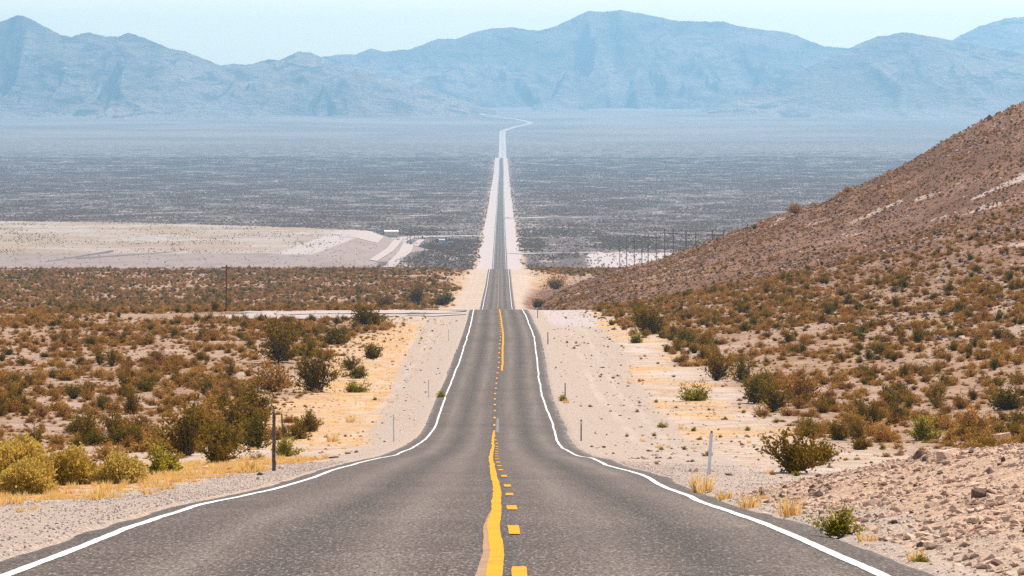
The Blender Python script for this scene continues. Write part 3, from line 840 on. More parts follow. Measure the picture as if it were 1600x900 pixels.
def dome(seed, hgt, n, blade, mat_ix=0):
    """dense rounded shrub: fine upright sprigs all over an uneven dome"""
    R = random.Random(seed); lv, st = MB(), MB()
    bumps = [(R.uniform(0, 6.28), R.uniform(0.1, 1.3), R.uniform(0.5, 1.35)) for _ in range(12)]
    for i in range(n):
        an = R.uniform(0, 6.283); el_ = math.asin(R.random())
        k = 1.0
        for ba, be, bk in bumps:
            dd_ = math.hypot(abs((an - ba + math.pi) % 6.283 - math.pi) * math.cos(el_), el_ - be)
            k += (bk - 1) * math.exp(-(dd_ / 0.36) ** 2)
        r = k * (R.random() ** 0.30) * (1.0 + (0.18 * R.random() if R.random() < 0.12 else 0))
        dirv = Vector((math.cos(an) * math.cos(el_), math.sin(an) * math.cos(el_), math.sin(el_)))
        p = Vector((dirv.x * 0.5 * r, dirv.y * 0.5 * r, dirv.z * hgt * r + 0.01))
        leaf(lv, p, blade, R, 0, dirv + Vector((0, 0, .5)))
    for i in range(26):
        an = R.uniform(0, 6.283); tl = math.sqrt(R.random())
        st.tube([(0, 0, 0), (math.cos(an) * tl * .25, math.sin(an) * tl * .25, hgt * .45), (math.cos(an) * tl * .45, math.sin(an) * tl * .45, hgt * (0.9 - .3 * tl))], .008, .003)
    return lv, st

def tuft(seed, hgt, n):
    R = random.Random(seed); mb = MB()
    for i in range(n):
        an = R.uniform(0, 6.283); r0 = R.random() ** .6 * .30
        b = Vector((math.cos(an) * r0, math.sin(an) * r0, -0.02)); ln = hgt * R.uniform(.4, 1.1)
        lean = Vector((math.cos(an), math.sin(an), 0)) * R.uniform(0.0, .55) * ln + Vector((R.gauss(0, .06), R.gauss(0, .06), 0))
        tip = b + lean + Vector((0, 0, ln)); w = Vector((R.gauss(0, 1), R.gauss(0, 1), 0)).normalized() * .016
        mid = b.lerp(tip, .5) + Vector((0, 0, ln * .08))
        mb.quad(tuple(b - w), tuple(b + w), tuple(mid + w * .8), tuple(mid - w * .8)); mb.tri(tuple(mid - w * .8), tuple(mid + w * .8), tuple(tip))
    return mb

def stone_mesh(name, seed, mat, flat=0.6, n=16):
    R = random.Random(seed); bm = bmesh.new()
    for i in range(n):
        v = rv(R); bm.verts.new((v.x * .5 * R.uniform(.6, 1.15), v.y * .42 * R.uniform(.75, 1.1), (v.z * .5 * R.uniform(.7, 1.1)) * flat + flat * .22))
    r = bmesh.ops.convex_hull(bm, input=bm.verts)
    bmesh.ops.delete(bm, geom=[g for g in r['geom_interior'] if isinstance(g, bmesh.types.BMVert)], context='VERTS')
    bmesh.ops.bevel(bm, geom=bm.edges[:], offset=0.012, segments=1, affect='EDGES', clamp_overlap=True)
    me = bpy.data.meshes.new(name); bm.to_mesh(me); bm.free(); me.materials.append(mat)
    return me

def join(lv, st, name, mats):
    mb = MB(); mb.v = list(lv.v) + list(st.v); n = len(lv.v)
    mb.f = list(lv.f) + [tuple(i + n for i in f) for f in st.f]; mb.m = [0] * len(lv.f) + [1] * len(st.f)
    o = mb.obj(name, mats, linked=False)
    return o.data

CREO = [bush(10 + i, h_, 36, 54, 0.046, 0.54, 0.14, 0.085) for i, h_ in enumerate((0.72, 0.85, 0.62, 0.78, 0.95))]
SCRUB = [bush(40 + i, h_, 36, 28, 0.050, 0.54, 0.10, 0.09) for i, h_ in enumerate((0.52, 0.6, 0.46, 0.68, 0.55, 0.42))]
GOLDS = [dome(70 + i, h_, 5200, 0.050) for i, h_ in enumerate((0.62, 0.55, 0.5))]
GREENS = [bush(90 + i, h_, 38, 46, 0.050, 0.52, 0.06, 0.10) for i, h_ in enumerate((0.6, 0.5, 0.7))]
TUFTS = [tuft(120 + i, h_, 70) for i, h_ in enumerate((0.5, 0.35, 0.65))]
ME_CREO = [join(l, s, 'creosote_bush', [M_CREO, M_STEM]) for l, s in CREO]
ME_SCRUB = [join(l, s, 'scrub_bush', [M_SCRUB, M_STEM]) for l, s in SCRUB]
ME_GREEN = [join(l, s, 'green_bush', [M_GREEN, M_STEM]) for l, s in GREENS]
ME_TUFT = [m.obj('grass_tuft', M_GRASS, linked=False).data for m in TUFTS]
ME_ROCK = [stone_mesh('rock', 200 + i, M_ROCK, f_, 10) for i, f_ in enumerate((0.6, 0.45, 0.75, 0.5, 0.35, 0.65))]
ME_DROCK = [stone_mesh('rock', 230 + i, M_DROCK, f_, 10) for i, f_ in enumerate((0.6, 0.5, 0.7))]
ME_PEB = [stone_mesh('pebble', 260 + i, M_PEB, 0.6, 10) for i in range(4)]
# light bushes for the middle distance, patches of bushes for the far plain
LOWB = [bush(300 + i, h_, 9, 9, 0.15, 0.5, 0.1, 0.14) for i, h_ in enumerate((0.55, 0.65, 0.5, 0.6))]
ME_LOW = [join(l, s, 'scrub_bush', [M_FAR, M_STEM]) for l, s in LOWB]
ME_LOWC = [join(l, s, 'creosote_bush', [M_CREO, M_STEM]) for l, s in LOWB[:2]]
def patch(seed, n, size):
    R = random.Random(seed); mb = MB()
    for i in range(n):
        x, y = R.uniform(-.5, .5) * size, R.uniform(-.5, .5) * size
        w = R.uniform(0.9, 2.1)
        for j in range(9):
            v = rv(R)
            leaf(mb, (x + v.x * w * .4, y + v.y * w * .4, abs(v.z) * w * .5 + .1), w * .55, R)
    return mb
ME_PATCH = [patch(400 + i, n_, 30.0).obj('scrub_patch', M_FAR, linked=False).data for i, n_ in enumerate((16, 22, 12, 26))]

# ------------------------------------------------------------------ scattering of uncountable stuff
def stuff(name, label, cat, P3, rz, sc, ix, meshes, sz=None):
    """one object whose points carry instances of the source meshes"""
    col = bpy.data.collections.new(name + ' sources')
    for i, me in enumerate(meshes):
        s = bpy.data.objects.new('source%02d' % i, me); col.objects.link(s)
    n = len(P3)
    me = bpy.data.meshes.new(name)
    me.vertices.add(n); me.vertices.foreach_set('co', np.asarray(P3, np.float32).ravel())
    rot = np.zeros((n, 3), np.float32); rot[:, 2] = rz
    scl = np.repeat(np.asarray(sc, np.float32)[:, None], 3, 1)
    if sz is not None: scl[:, 2] *= sz
    for k, ty, arr in (('rot', 'FLOAT_VECTOR', rot), ('scl', 'FLOAT_VECTOR', scl)):
        at = me.attributes.new(k, ty, 'POINT'); at.data.foreach_set('vector', arr.ravel())
    at = me.attributes.new('ix', 'INT', 'POINT'); at.data.foreach_set('value', np.asarray(ix, np.int32))
    me.update()
    o = link(bpy.data.objects.new(name, me))
    ng = bpy.data.node_groups.new(name, 'GeometryNodeTree')
    ng.interface.new_socket('Geometry', in_out='INPUT', socket_type='NodeSocketGeometry')
    ng.interface.new_socket('Geometry', in_out='OUTPUT', socket_type='NodeSocketGeometry')
    gi = ng.nodes.new('NodeGroupInput'); go = ng.nodes.new('NodeGroupOutput')
    ip = ng.nodes.new('GeometryNodeInstanceOnPoints'); ci = ng.nodes.new('GeometryNodeCollectionInfo')
    ci.inputs['Collection'].default_value = col
    ci.inputs['Separate Children'].default_value = True; ci.inputs['Reset Children'].default_value = True
    ip.inputs['Pick Instance'].default_value = True
    def na(nm, dt):
        a_ = ng.nodes.new('GeometryNodeInputNamedAttribute'); a_.data_type = dt; a_.inputs['Name'].default_value = nm; return a_.outputs['Attribute']
    L = ng.links.new
    L(gi.outputs[0], ip.inputs['Points']); L(ci.outputs[0], ip.inputs['Instance'])
    L(na('ix', 'INT'), ip.inputs['Instance Index']); L(na('rot', 'FLOAT_VECTOR'), ip.inputs['Rotation']); L(na('scl', 'FLOAT_VECTOR'), ip.inputs['Scale'])
    L(ip.outputs[0], go.inputs[0])
    md = o.modifiers.new('scatter', 'NODES'); md.node_group = ng
    prop(o, label, cat, kind='stuff')
    return o

def wedge(n, d0, d1, t0=-0.15, t1=0.15):
    d = np.sqrt(rng.uniform(d0 * d0, d1 * d1, n)); t = rng.uniform(t0, t1, n)
    return t * d, d

def off_tracks(x, d, margin):
    ok = np.ones(len(x), bool)
    for (xs, ds), w in zip(TR, margin):
        for i in range(0, len(xs), 4):
            ok &= np.hypot(x - xs[i], d - ds[i]) > w
    return ok

def near_vis(x, d, z, h):
    """is the top of something h tall at this point in sight over the land before it?"""
    m = (z + h) / d
    k = np.linspace(0.25, 0.985, 60)
    vis = np.ones(len(x), bool)
    for q in k:
        vis &= ground(x * q, d * q, False) / (d * q) < m + 0.0004
    return vis

# --- hero plants seen in the photograph: px, base row, width px, kind, variant, label
HERO = [
 (28, 758, 112, 'gold', 0, 'big rounded golden shrub at the roadside edge of the picture'),
 (112, 757, 98, 'gold', 1, 'rounded golden shrub with a dark hollow beside the gravel shoulder'),
 (190, 753, 82, 'gold', 2, 'low pale yellow shrub between two rounder roadside shrubs'),
 (40, 772, 95, 'gold', 2, 'straggling dry yellow shrub low against the gravel shoulder'),
 (256, 741, 90, 'green', 0, 'yellow green rounded shrub next to the dark thicket'),
 (295, 712, 100, 'creo', 1, 'dark olive bush at the near end of the roadside thicket'),
 (338, 724, 74, 'creo', 0, 'deep green low bush at the foot of the roadside thicket'),
 (372, 682, 105, 'creo', 3, 'largest dark olive bush of the roadside thicket'),
 (400, 702, 66, 'creo', 4, 'tall dark bush of the thicket just behind the wooden post'),
 (318, 693, 88, 'creo', 2, 'spreading olive bush in the middle of the roadside thicket'),
 (352, 706, 84, 'creo', 3, 'dense dark bush low in the front of the roadside thicket'),
 (396, 664, 80, 'creo', 1, 'olive bush at the far end of the roadside thicket'),
 (1243, 334, 30, 'scrub', 3, 'largest leggy bush on the hill skyline'),
 (1324, 301, 15, 'scrub', 1, 'tiny bush on the hill skyline above the largest one'),
 (1179, 358, 13, 'creo', 3, 'tiny bush on the hill skyline nearest the pylons'),
 (330, 668, 70, 'scrub', 1, 'brown bush at the back of the roadside thicket'),
 (445, 714, 48, 'green', 2, 'round green bush close beside the wooden post'),
 (466, 686, 42, 'creo', 2, 'small olive bush by the leaning stake'),
 (492, 613, 84, 'creo', 1, 'big dark olive bush on the edge of the golden grass'),
 (428, 612, 78, 'scrub', 3, 'wide brown bush beside the big olive bush'),
 (558, 591, 38, 'creo', 2, 'small olive bush standing on golden grass'),
 (548, 578, 36, 'creo', 0, 'thin olive bush behind the small one on golden grass'),
 (580, 561, 44, 'creo', 3, 'compact dark bush alone on the golden grass'),
 (556, 613, 42, 'green', 1, 'low yellow green bush on the golden grass'),
 (523, 538, 54, 'creo', 2, 'spreading olive bush near the gravel side road'),
 (576, 509, 64, 'creo', 2, 'wide olive bush against the gravel side road'),
 (434, 566, 74, 'creo', 4, 'tall olive bush beyond the brown thicket edge'),
 (448, 538, 60, 'creo', 0, 'ragged olive bush before the gravel side road'),
 (690, 622, 22, 'green', 0, 'small green bush touching the road edge'),
 (215, 698, 36, 'creo', 4, 'small upright dark bush alone on pale sand'),
 (187, 672, 34, 'creo', 3, 'small olive bush on the bare pale sand'),
 (132, 677, 58, 'creo', 2, 'low spreading olive bush on the bare pale sand'),
 (66, 652, 36, 'scrub', 3, 'small leggy brown bush on the bare pale sand'),
 (1018, 522, 76, 'creo', 3, 'largest dark bush at the foot of the brown hill'),
 (1000, 512, 46, 'creo', 1, 'dark bush merging with the largest bush below the hill'),
 (994, 536, 32, 'green', 0, 'small olive bush in front of the largest hill foot bush'),
 (1072, 541, 48, 'creo', 2, 'low dark bush below the hill on pale ground'),
 (1102, 545, 38, 'creo', 0, 'small dark bush next to the low one below the hill'),
 (1118, 595, 62, 'creo', 1, 'tall olive bush standing out on the pale wash'),
 (1160, 598, 46, 'creo', 4, 'narrow olive bush behind the tall one on the wash'),
 (1182, 630, 76, 'creo', 3, 'dark bush at the near end of the hill foot thicket'),
 (1205, 644, 66, 'creo', 1, 'large olive bush leading the hill foot thicket'),
 (1250, 628, 76, 'scrub', 3, 'broad brown bush in the hill foot thicket'),
 (1088, 626, 58, 'green', 1, 'low yellow olive bush on the pale stony ground'),
 (1240, 738, 112, 'creo', 0, 'big airy olive bush beside the rocky bank'),
 (1280, 722, 60, 'creo', 2, 'thin sparse bush behind the big airy one'),
 (1312, 688, 54, 'creo', 3, 'olive bush above the rocky bank on sand'),
 (1382, 690, 48, 'scrub', 3, 'leggy brown bush above the rocky bank'),
 (1442, 688, 60, 'green', 2, 'bright olive bush above the rocky bank'),
 (1309, 838, 84, 'green', 0, 'small bright green bush at the foot of the rocky bank'),
 (1440, 878, 34, 'green', 1, 'tiny green plant low on the rocky bank'),
 (1190, 775, 14, 'creo', 4, 'tiny upright dark bush on the shoulder by the rocky bank'),
 (1197, 571, 17, 'creo', 1, 'single tiny round bush on the pale wash'),
 (839, 481, 26, 'creo', 3, 'dark bush by the road just beyond the crest'),
 (868, 452, 44, 'scrub', 1, 'broad brown bush beside the road beyond the crest'),
 (880, 627, 20, 'green', 0, 'small green bush at the foot of a marker post'),
 (1035, 668, 20, 'green', 1, 'small green plant on the pale stony verge'),
 (1084, 674, 14, 'green', 0, 'tiny green plant on the verge near the white marker'),
 (1520, 668, 66, 'scrub', 0, 'grey brown twiggy bush on top of the rocky bank'),
 (1470, 672, 56, 'scrub', 4, 'grey brown twiggy bush left of the bank boulder'),
 (1575, 640, 70, 'creo', 2, 'wide olive bush above the rocky bank at the picture edge'),
 (653, 478, 44, 'creo', 1, 'olive bush just beyond the gravel side road'),
 (692, 477, 40, 'creo', 2, 'low dark bush beyond the side road near the road'),
 (600, 482, 40, 'creo', 3, 'dark bush standing behind the gravel side road'),
 (336, 487, 22, 'creo', 1, 'dark bush at the foot of the utility pole'),
]
KIND = dict(gold=('golden_shrub', GOLDS, M_GOLD, 'shrub'), creo=('creosote_bush', CREO, M_CREO, 'bush'),
            scrub=('scrub_bush', SCRUB, M_SCRUB, 'bush'), green=('green_bush', GREENS, M_GREEN, 'bush'))
PARTS = {}
hero_xy = []
for (px, row, wpx, kd, vi, lab) in HERO:
    nm, src, mt, cat = KIND[kd]
    x, d, z = hit(px, row)
    w = wpx / F * d
    e = link(bpy.data.objects.new(nm, None)); e.empty_display_size = 0.2
    e.location = (x, d, z - 0.02); e.rotation_euler = (0, 0, random.uniform(0, 6.28)); 
    w = w * (1.12 if kd == 'gold' else 1.06); sq = 0.92 if kd == 'gold' else 1.05
    e.scale = (w, w, w * sq)
    prop(e, lab, cat, {'gold': 'golden roadside shrubs', 'green': 'green desert bushes', 'creo': 'olive desert bushes', 'scrub': 'brown scrub bushes'}[kd])
    key = (kd, vi)
    if key not in PARTS:
        PARTS[key] = (src[vi][0].obj('foliage', mt, linked=False).data, src[vi][1].obj('stems', M_STEM, linked=False).data)
    for pn, me in zip(('foliage', 'stems'), PARTS[key]):
        link(bpy.data.objects.new(pn, me), e)
    hero_xy.append((x, d, w))
HXY = np.array(hero_xy)
def off_heroes(x, d, k=0.45):
    ok = np.ones(len(x), bool)
    for hx, hd, w in HXY:
        ok &= np.hypot(x - hx, d - hd) > k * w + 0.3
    return ok

# --- scrub on the flats and the hill, near enough to be seen one by one
def scatter_scrub():
    out = []
    # flats on the side away from the hill
    x, d = wedge(7600, 120, 584, -0.225, -0.005)
    lat = x - XC(d); n = fbm(x / 7, d / 16, 3, 33); n2 = fbm(x / 2.5, d / 5, 2, 35)
    lim = np.interp(d, [120, 170, 230, 300, 400, 584], [15, 14, 13, 16, 17, 13])
    dens = sstep(lim - 1, lim + 4, -lat + n * 5) * (0.18 + 0.82 * sstep(-0.2, 0.15, n)) * np.interp(d, [120, 170, 230, 260], [0.25, 0.35, 0.8, 1.0])
    k = rng.random(len(x)) < dens * 0.95
    k &= off_tracks(x, d, (17, 8, 8, 8, 8, 8, 8))
    out.append((x[k], d[k], 'flat', rng.uniform(0.6, 1.75, k.sum()) * (1 + 0.25 * n[k])))
    # hill foot and hill
    x, d = wedge(42000, 150, 1150, 0.004, 0.215)
    lat = x - XC(d); n = fbm(x / 8, d / 16, 3, 36); w, s, px = hill_ws(x, d)
    lim = np.interp(d, [150, 200, 308, 362, 440, 540, 700, 900], [24, 18, 19, 18, 16, 15, 12, 11])
    dens = sstep(lim - 2, lim + 3, lat + n * 4) * (0.2 + 0.8 * sstep(-0.3, 0.12, n)) * (1 - 0.35 * sstep(0.3, 0.6, s)) 
    wash = ((np.abs(d - np.interp(px, [1050, 1300, 1600], [345, 330, 318])) < 9) & (px > 1040))
    dens = dens * np.where(wash & (n < 0.25), 0.12, 1)
    k = rng.random(len(x)) < dens * 0.9
    sz = rng.uniform(0.6, 1.75, k.sum()) * (1 - 0.45 * sstep(0.3, 0.75, s[k]))
    out.append((x[k], d[k], 'hill', sz))
    # middle ground beyond the crest
    x, d = wedge(74000, 800, 1540, -0.22, 0.22)
    lat = x - XC(d); n = fbm(x / 12, d / 40, 3, 37); w, s, px = hill_ws(x, d)
    dens = sstep(10, 26, np.abs(lat) + n * 6) * (0.3 + 0.7 * sstep(-0.3, 0.1, n)) * (w < 0.02)
    k = rng.random(len(x)) < dens * 0.85
    out.append((x[k], d[k], 'mid', rng.uniform(0.8, 2.1, k.sum())))
    X_ = np.concatenate([o_[0] for o_ in out]); D_ = np.concatenate([o_[1] for o_ in out]); S_ = np.concatenate([o_[3] for o_ in out])
    Rg = np.concatenate([np.full(len(o_[0]), i) for i, o_ in enumerate(out)])
    Z_ = ground(X_, D_)
    k = off_heroes(X_, D_) & (Z_ / D_ > (HOR - 1000) / F) & near_vis(X_, D_, Z_, S_ * 0.7)
    return X_[k], D_[k], Z_[k], S_[k], Rg[k]

bx, bd, bz, bs, brg = scatter_scrub()
olive = rng.random(len(bx)) < np.where(brg == 2, 0.25, 0.22)
app = bs / bd * F
inframe = (np.abs(PX0 + F * bx / bd - 800) < 800)
order = np.argsort(-app * inframe)
NIND = 300
ind_b = order[:0]
sel = []
cnt = {True: 0, False: 0}
for i in order:
    if not inframe[i]: break
    o_ = bool(olive[i])
    if cnt[o_] < (290 if not o_ else 240):
        cnt[o_] += 1; sel.append(i)
sel_set = np.zeros(len(bx), bool); sel_set[sel] = True
LAB = {(0, False): ('scrub_bush', 'brown twiggy scrub bush on the sandy flats away from the hill', 'brown scrub bushes on the flats'),
       (0, True): ('creosote_bush', 'dark olive bush among brown scrub on the sandy flats', 'olive bushes on the flats'),
       (1, False): ('scrub_bush', 'brown twiggy scrub bush growing on or below the brown hill', 'brown scrub bushes on the hill'),
       (1, True): ('creosote_bush', 'dark olive bush among brown scrub on or below the hill', 'olive bushes on the hill'),
       (2, False): ('scrub_bush', 'brown scrub bush beyond the crest of the road', 'brown scrub bushes beyond the crest'),
       (2, True): ('creosote_bush', 'olive bush among scrub beyond the crest of the road', 'olive bushes beyond the crest')}
for i in sel:
    nm, lab, grp = LAB[(int(brg[i]), bool(olive[i]))]
    me = random.choice(ME_CREO if olive[i] else ME_SCRUB)
    o = bpy.data.objects.new(nm, me); link(o)
    s = float(bs[i]); o.location = (bx[i], bd[i], bz[i] - 0.03); o.rotation_euler = (0, 0, random.uniform(0, 6.28)); o.scale = (s, s, s * random.uniform(0.8, 1.2))
    prop(o, lab, 'bush', grp)
rest = ~sel_set
r = np.where(rest)[0]
meshes = ME_SCRUB + ME_CREO[:3]
ixs = np.where(olive[r], rng.integers(len(ME_SCRUB), len(meshes), len(r)), rng.integers(0, len(ME_SCRUB), len(r)))
stuff('scrub', 'brown and olive desert scrub covering the flats and the hill', 'scrub', np.stack([bx[r], bd[r], bz[r] - 0.03], 1),
      rng.uniform(0, 6.28, len(r)), bs[r], ixs, meshes, rng.uniform(0.8, 1.2, len(r)))

xs_, ds_, zs_, ss_ = [], [], [], []
for (n_, d0, d1, t0, t1) in ((23000, 130, 584, -0.225, -0.005), (42000, 150, 950, 0.004, 0.215), (37000, 850, 1540, -0.22, 0.22)):
    x, d = wedge(n_, d0, d1, t0, t1); lat = x - XC(d); n = fbm(x / 5, d / 9, 3, 133)
    k = (np.abs(lat) > 13 + 6 * (lat > 0) * (d < 500) + n * 4) & (rng.random(len(x)) < 0.35 + 0.65 * sstep(-0.2, 0.2, n)) & off_tracks(x, d, (17, 8, 8, 8, 8, 8, 8))
    xs_.append(x[k]); ds_.append(d[k])
x = np.concatenate(xs_); d = np.concatenate(ds_)
stuff('low_scrub', 'low dry brown growth between the bushes', 'scrub', np.stack([x, d, ground(x, d) - 0.02], 1), rng.uniform(0, 6.28, len(x)),
      0.2 + 0.5 * rng.random(len(x)) ** 1.6 + 0.25 * (d > 800), rng.integers(0, len(ME_SCRUB), len(x)), ME_SCRUB, rng.uniform(0.6, 1.0, len(x)))

# --- the plain: single light bushes to 3 km, then patches
x, d = wedge(117000, 2080, 3100, -0.22, 0.22)
lat = x - XC(d); n = fbm(x / 40, d / 130, 4, 51); n2 = fbm(x / 9, d / 30, 3, 52)
px = PX0 + F * x / d
dens = sstep(12, 15, np.abs(lat) + n2 * 3) * (0.15 + 0.85 * sstep(-0.28, 0.05, n + 0.35 * n2))
dens = np.where((px > 905) & (px < 1130) & (d < 2430), 0.12, dens)
dens = np.where(emb_h(x, d) > 0.02, np.where(emb_h(x, d) > 0.97, 0.5 * sstep(0.0, 0.25, fbm(x / 30, d / 45, 3, 58)) + 0.06, 0.12), dens)
k = (rng.random(len(x)) < dens) & off_tracks(x, d, (9, 9, 8, 18, 14, 10, 30))
x, d = x[k], d[k]
zz_ = surf(x, d)
em = emb_h(x, d) > 0.02
sc_ = rng.uniform(0.9, 2.1, len(x)) * np.where(em, 0.55, 1)
meshes = ME_LOW + ME_LOWC
ix = rng.integers(0, len(ME_LOW) + 1, len(x)); ix = np.where(em, rng.integers(len(ME_LOW), len(meshes), len(x)), ix)
stuff('plain_scrub', 'thin scrub on the near plain around the embankment and pylons', 'scrub', np.stack([x, d, zz_ - 0.03], 1), rng.uniform(0, 6.28, len(x)), sc_, ix, meshes)
x, d = wedge(53000, 3090, 9900, -0.22, 0.22)
lat = x - XC(d); n = fbm(x / 45, d / 130, 4, 55); n2 = fbm(x / 14, d / 45, 3, 56)
dens = (1 - sstep(7000, 9900, d)) * (np.abs(lat) > 28.5) * (0.2 + 0.8 * sstep(-0.22, 0.08, n + 0.5 * n2))
k = (rng.random(len(x)) < dens) & off_tracks(x, d, (9, 9, 9, 30, 20, 9, 55))
x, d = x[k], d[k]
# a tidy edge of bushes along the cleared verge
ye = np.arange(3100, 8300, 9.0); sd = np.where(rng.random(len(ye)) < 0.5, -1, 1)
stuff('far_scrub', 'grey brown scrub covering the wide plain below the mountains', 'scrub', np.stack([x, d, ground(x, d) - 0.05], 1), rng.uniform(0, 6.28, len(x)),
      np.ones(len(x)), rng.integers(0, 4, len(x)), ME_PATCH)
ye = np.concatenate([rng.uniform(3080, 8300, 3600)]); sd = np.where(rng.random(len(ye)) < 0.5, -1.0, 1.0)
xe = XC(ye) + sd * (13.2 + rng.random(len(ye)) ** 1.5 * 17)
stuff('verge_scrub', 'scrub lining the cleared verges of the far road', 'scrub', np.stack([xe, ye, ground(xe, ye) - 0.04], 1), rng.uniform(0, 6.28, len(ye)),
      rng.uniform(1.0, 2.0, len(ye)), rng.integers(0, 4, len(ye)), ME_LOW)

# --- dry grass
gx, gd = [], []
for (n_, d0, d1, t0, t1) in ((38000, 26, 150, -0.22, 0.22), (34000, 150, 560, -0.13, 0.17)):
    x, d = wedge(n_, d0, d1, t0, t1); gx.append(x); gd.append(d)
x = np.concatenate(gx); d = np.concatenate(gd)
mk = masks(x[None], d[None])
g = mk['gold'][0] + 0.5 * fbm(x / 1.5, d / 4, 3, 91)
lat = x - XC(d); eo = np.where(lat < 0, -lat - EL(d), lat - ER(d))
k = (rng.random(len(x)) < np.clip((g - 0.35) * np.where(d < 150, 0.5, 0.9), 0, 1)) & (eo > 0.35)
x, d = x[k], d[k]
gs = rng.uniform(0.10, 0.36, len(x)) * np.where(d > 150, 0.75, 1)
print('grass', len(x))
stuff('dry_grass', 'short golden dry grass along the road verges', 'grass', np.stack([x, d, ground(x, d) - 0.01], 1), rng.uniform(0, 6.28, len(x)), gs, rng.integers(0, 3, len(x)), ME_TUFT)
x, d = wedge(16000, 80, 560, -0.12, 0.14)
lat = x - XC(d); eo = np.where(lat < 0, -lat - EL(d), lat - ER(d)); n = fbm(x / 5, d / 12, 3, 95)
k = (eo > 1.2) & (rng.random(len(x)) < 0.10 + 0.5 * sstep(0.0, 0.4, n)) & (eo + n * 6 > 5)
x, d = x[k], d[k]
stuff('small_plants', 'small dry and green plants dotted over the bare verges', 'small plants', np.stack([x, d, ground(x, d) - 0.01], 1), rng.uniform(0, 6.28, len(x)),
      0.12 + 0.38 * rng.random(len(x)) ** 2.2, rng.integers(0, 12, len(x)), ME_SCRUB + ME_GREEN + ME_TUFT)
# tall single tufts one can point at
TUFT_H = [(1098, 770, 40, 'straggly pale grass tuft at the foot of the white marker'), (1130, 785, 34, 'orange dry grass tuft on the verge below the rocky bank'),
          (1170, 800, 40, 'tall orange grass clump at the start of the rocky bank'), (1235, 805, 44, 'orange grass clump beside the small bright green bush'),
          (1355, 845, 36, 'dry grass clump just beyond the small bright green bush'), (1432, 876, 36, 'golden grass tuft around the tiny green plant'),
          (520, 690, 24, 'golden grass tuft on pale ground near the road bend'), (390, 738, 30, 'golden grass tuft near the foot of the wooden post'),
          (548, 660, 18, 'small round brown tuft between the post and the road'), (885, 630, 12, 'brown grass tuft beside the marker post bush'), (1005, 690, 14, 'small dry tuft on the verge between markers')]
for (px, row, wpx, lab) in TUFT_H:
    x0, d0, z0 = hit(px, row); w = wpx / F * d0 * 1.3
    o = link(bpy.data.objects.new('grass_tuft', random.choice(ME_TUFT))); o.location = (x0, d0, z0 - 0.01); o.scale = (w, w, w); o.rotation_euler = (0, 0, random.uniform(0, 6))
    prop(o, lab, 'grass tuft', 'single dry grass tufts')

# --- stones: the rocky bank, the verge gravel, the hill
HROCK = [(1482, 716, 56, 0, 'large pink boulder with a shaded face on top of the bank', M_ROCK), (1530, 778, 46, 1, 'dark brown rock halfway up the rocky bank', M_DROCK),
         (1279, 776, 26, 2, 'dark brown rock low at the start of the bank', M_DROCK), (1438, 716, 40, 3, 'reddish slab beside the large pink boulder', M_DROCK),
         (1560, 690, 56, 4, 'flat white slab on the crest of the bank', M_ROCK), (1557, 884, 30, 5, 'squarish brown rock low on the bank', M_DROCK),
         (1545, 187, 34, 0, 'dark rounded boulder on the hill skyline', M_DROCK), (1386, 640, 16, 1, 'dark rock on sand above the bank', M_DROCK),
         (1352, 640, 20, 2, 'wide dark rock on sand above the bank', M_DROCK), (1380, 846, 20, 3, 'brown rock by the grass below the bank', M_DROCK)]
for (px, row, wpx, vi, lab, mt) in HROCK:
    x0, d0, z0 = hit(px, row) if row != 187 else (lambda t, dd: (t * dd, dd, float(ground(np.array([t * dd]), np.array([dd]))[0])))((1545 - 800) / F, 870.0)
    w = wpx / F * d0
    o = link(bpy.data.objects.new('boulder', stone_mesh('boulder', 500 + vi + int(px), mt, 0.62, 18)))
    o.location = (x0, d0, z0 - (0.12 if row == 187 else 0.08) * w); o.scale = (w, w * 0.9, w); o.rotation_euler = (0, 0, random.uniform(0, 6.28))
    prop(o, lab, 'boulder', 'boulders one can tell apart')
# bank rubble
n = 70000
d = rng.uniform(26, 75, n); lat = ER(d) + 0.35 + rng.random(n) * (d * 0.20 + 3.0)
x = XC(d) + lat
px = PX0 + F * x / d
_, _, _ = 0, 0, 0
k = (px > 1130) & (px < 2250) & (d > np.interp(px, [1130, 1200, 1300], [44, 36, 30])) & (d < np.interp(px, [1130, 1600], [64, 72]))
x, d = x[k], d[k]
s = 0.025 + 0.17 * rng.random(len(x)) ** 4.0
dens = 0.35 + 0.65 * sstep(-0.3, 0.25, fbm(x / 0.9, d / 1.6, 3, 64))
k = rng.random(len(x)) < dens
x, d, s = x[k], d[k], s[k]
z = ground(x, d)
od = np.argsort(-s / d * (np.abs(F * x / d) < 800))
drk = rng.random(len(x)) < 0.07
for i in od[:260]:
    me = random.choice(ME_DROCK) if drk[i] else random.choice(ME_ROCK)
    o = link(bpy.data.objects.new('rock', me)); q = float(s[i]); o.location = (x[i], d[i], z[i] - 0.10 * q); o.scale = (q * random.uniform(1, 1.5), q, q)
    o.rotation_euler = (random.uniform(-.25, .25), random.uniform(-.25, .25), random.uniform(0, 6.28))
    prop(o, 'brown stone lying loose on the pale rocky bank' if drk[i] else 'pale pink stone lying loose on the rocky bank', 'rock', 'dark stones on the rocky bank' if drk[i] else 'pale stones on the rocky bank')
q = od[260:]
print('rubble', len(q))
meshes = ME_ROCK + ME_DROCK
ix = np.where(drk[q], rng.integers(len(ME_ROCK), len(meshes), len(q)), rng.integers(0, len(ME_ROCK), len(q)))
stuff('rubble', 'pale broken stones littering the rocky bank', 'rubble', np.stack([x[q], d[q], z[q] - 0.12 * s[q]], 1), rng.uniform(0, 6.28, len(q)), s[q], ix, meshes)
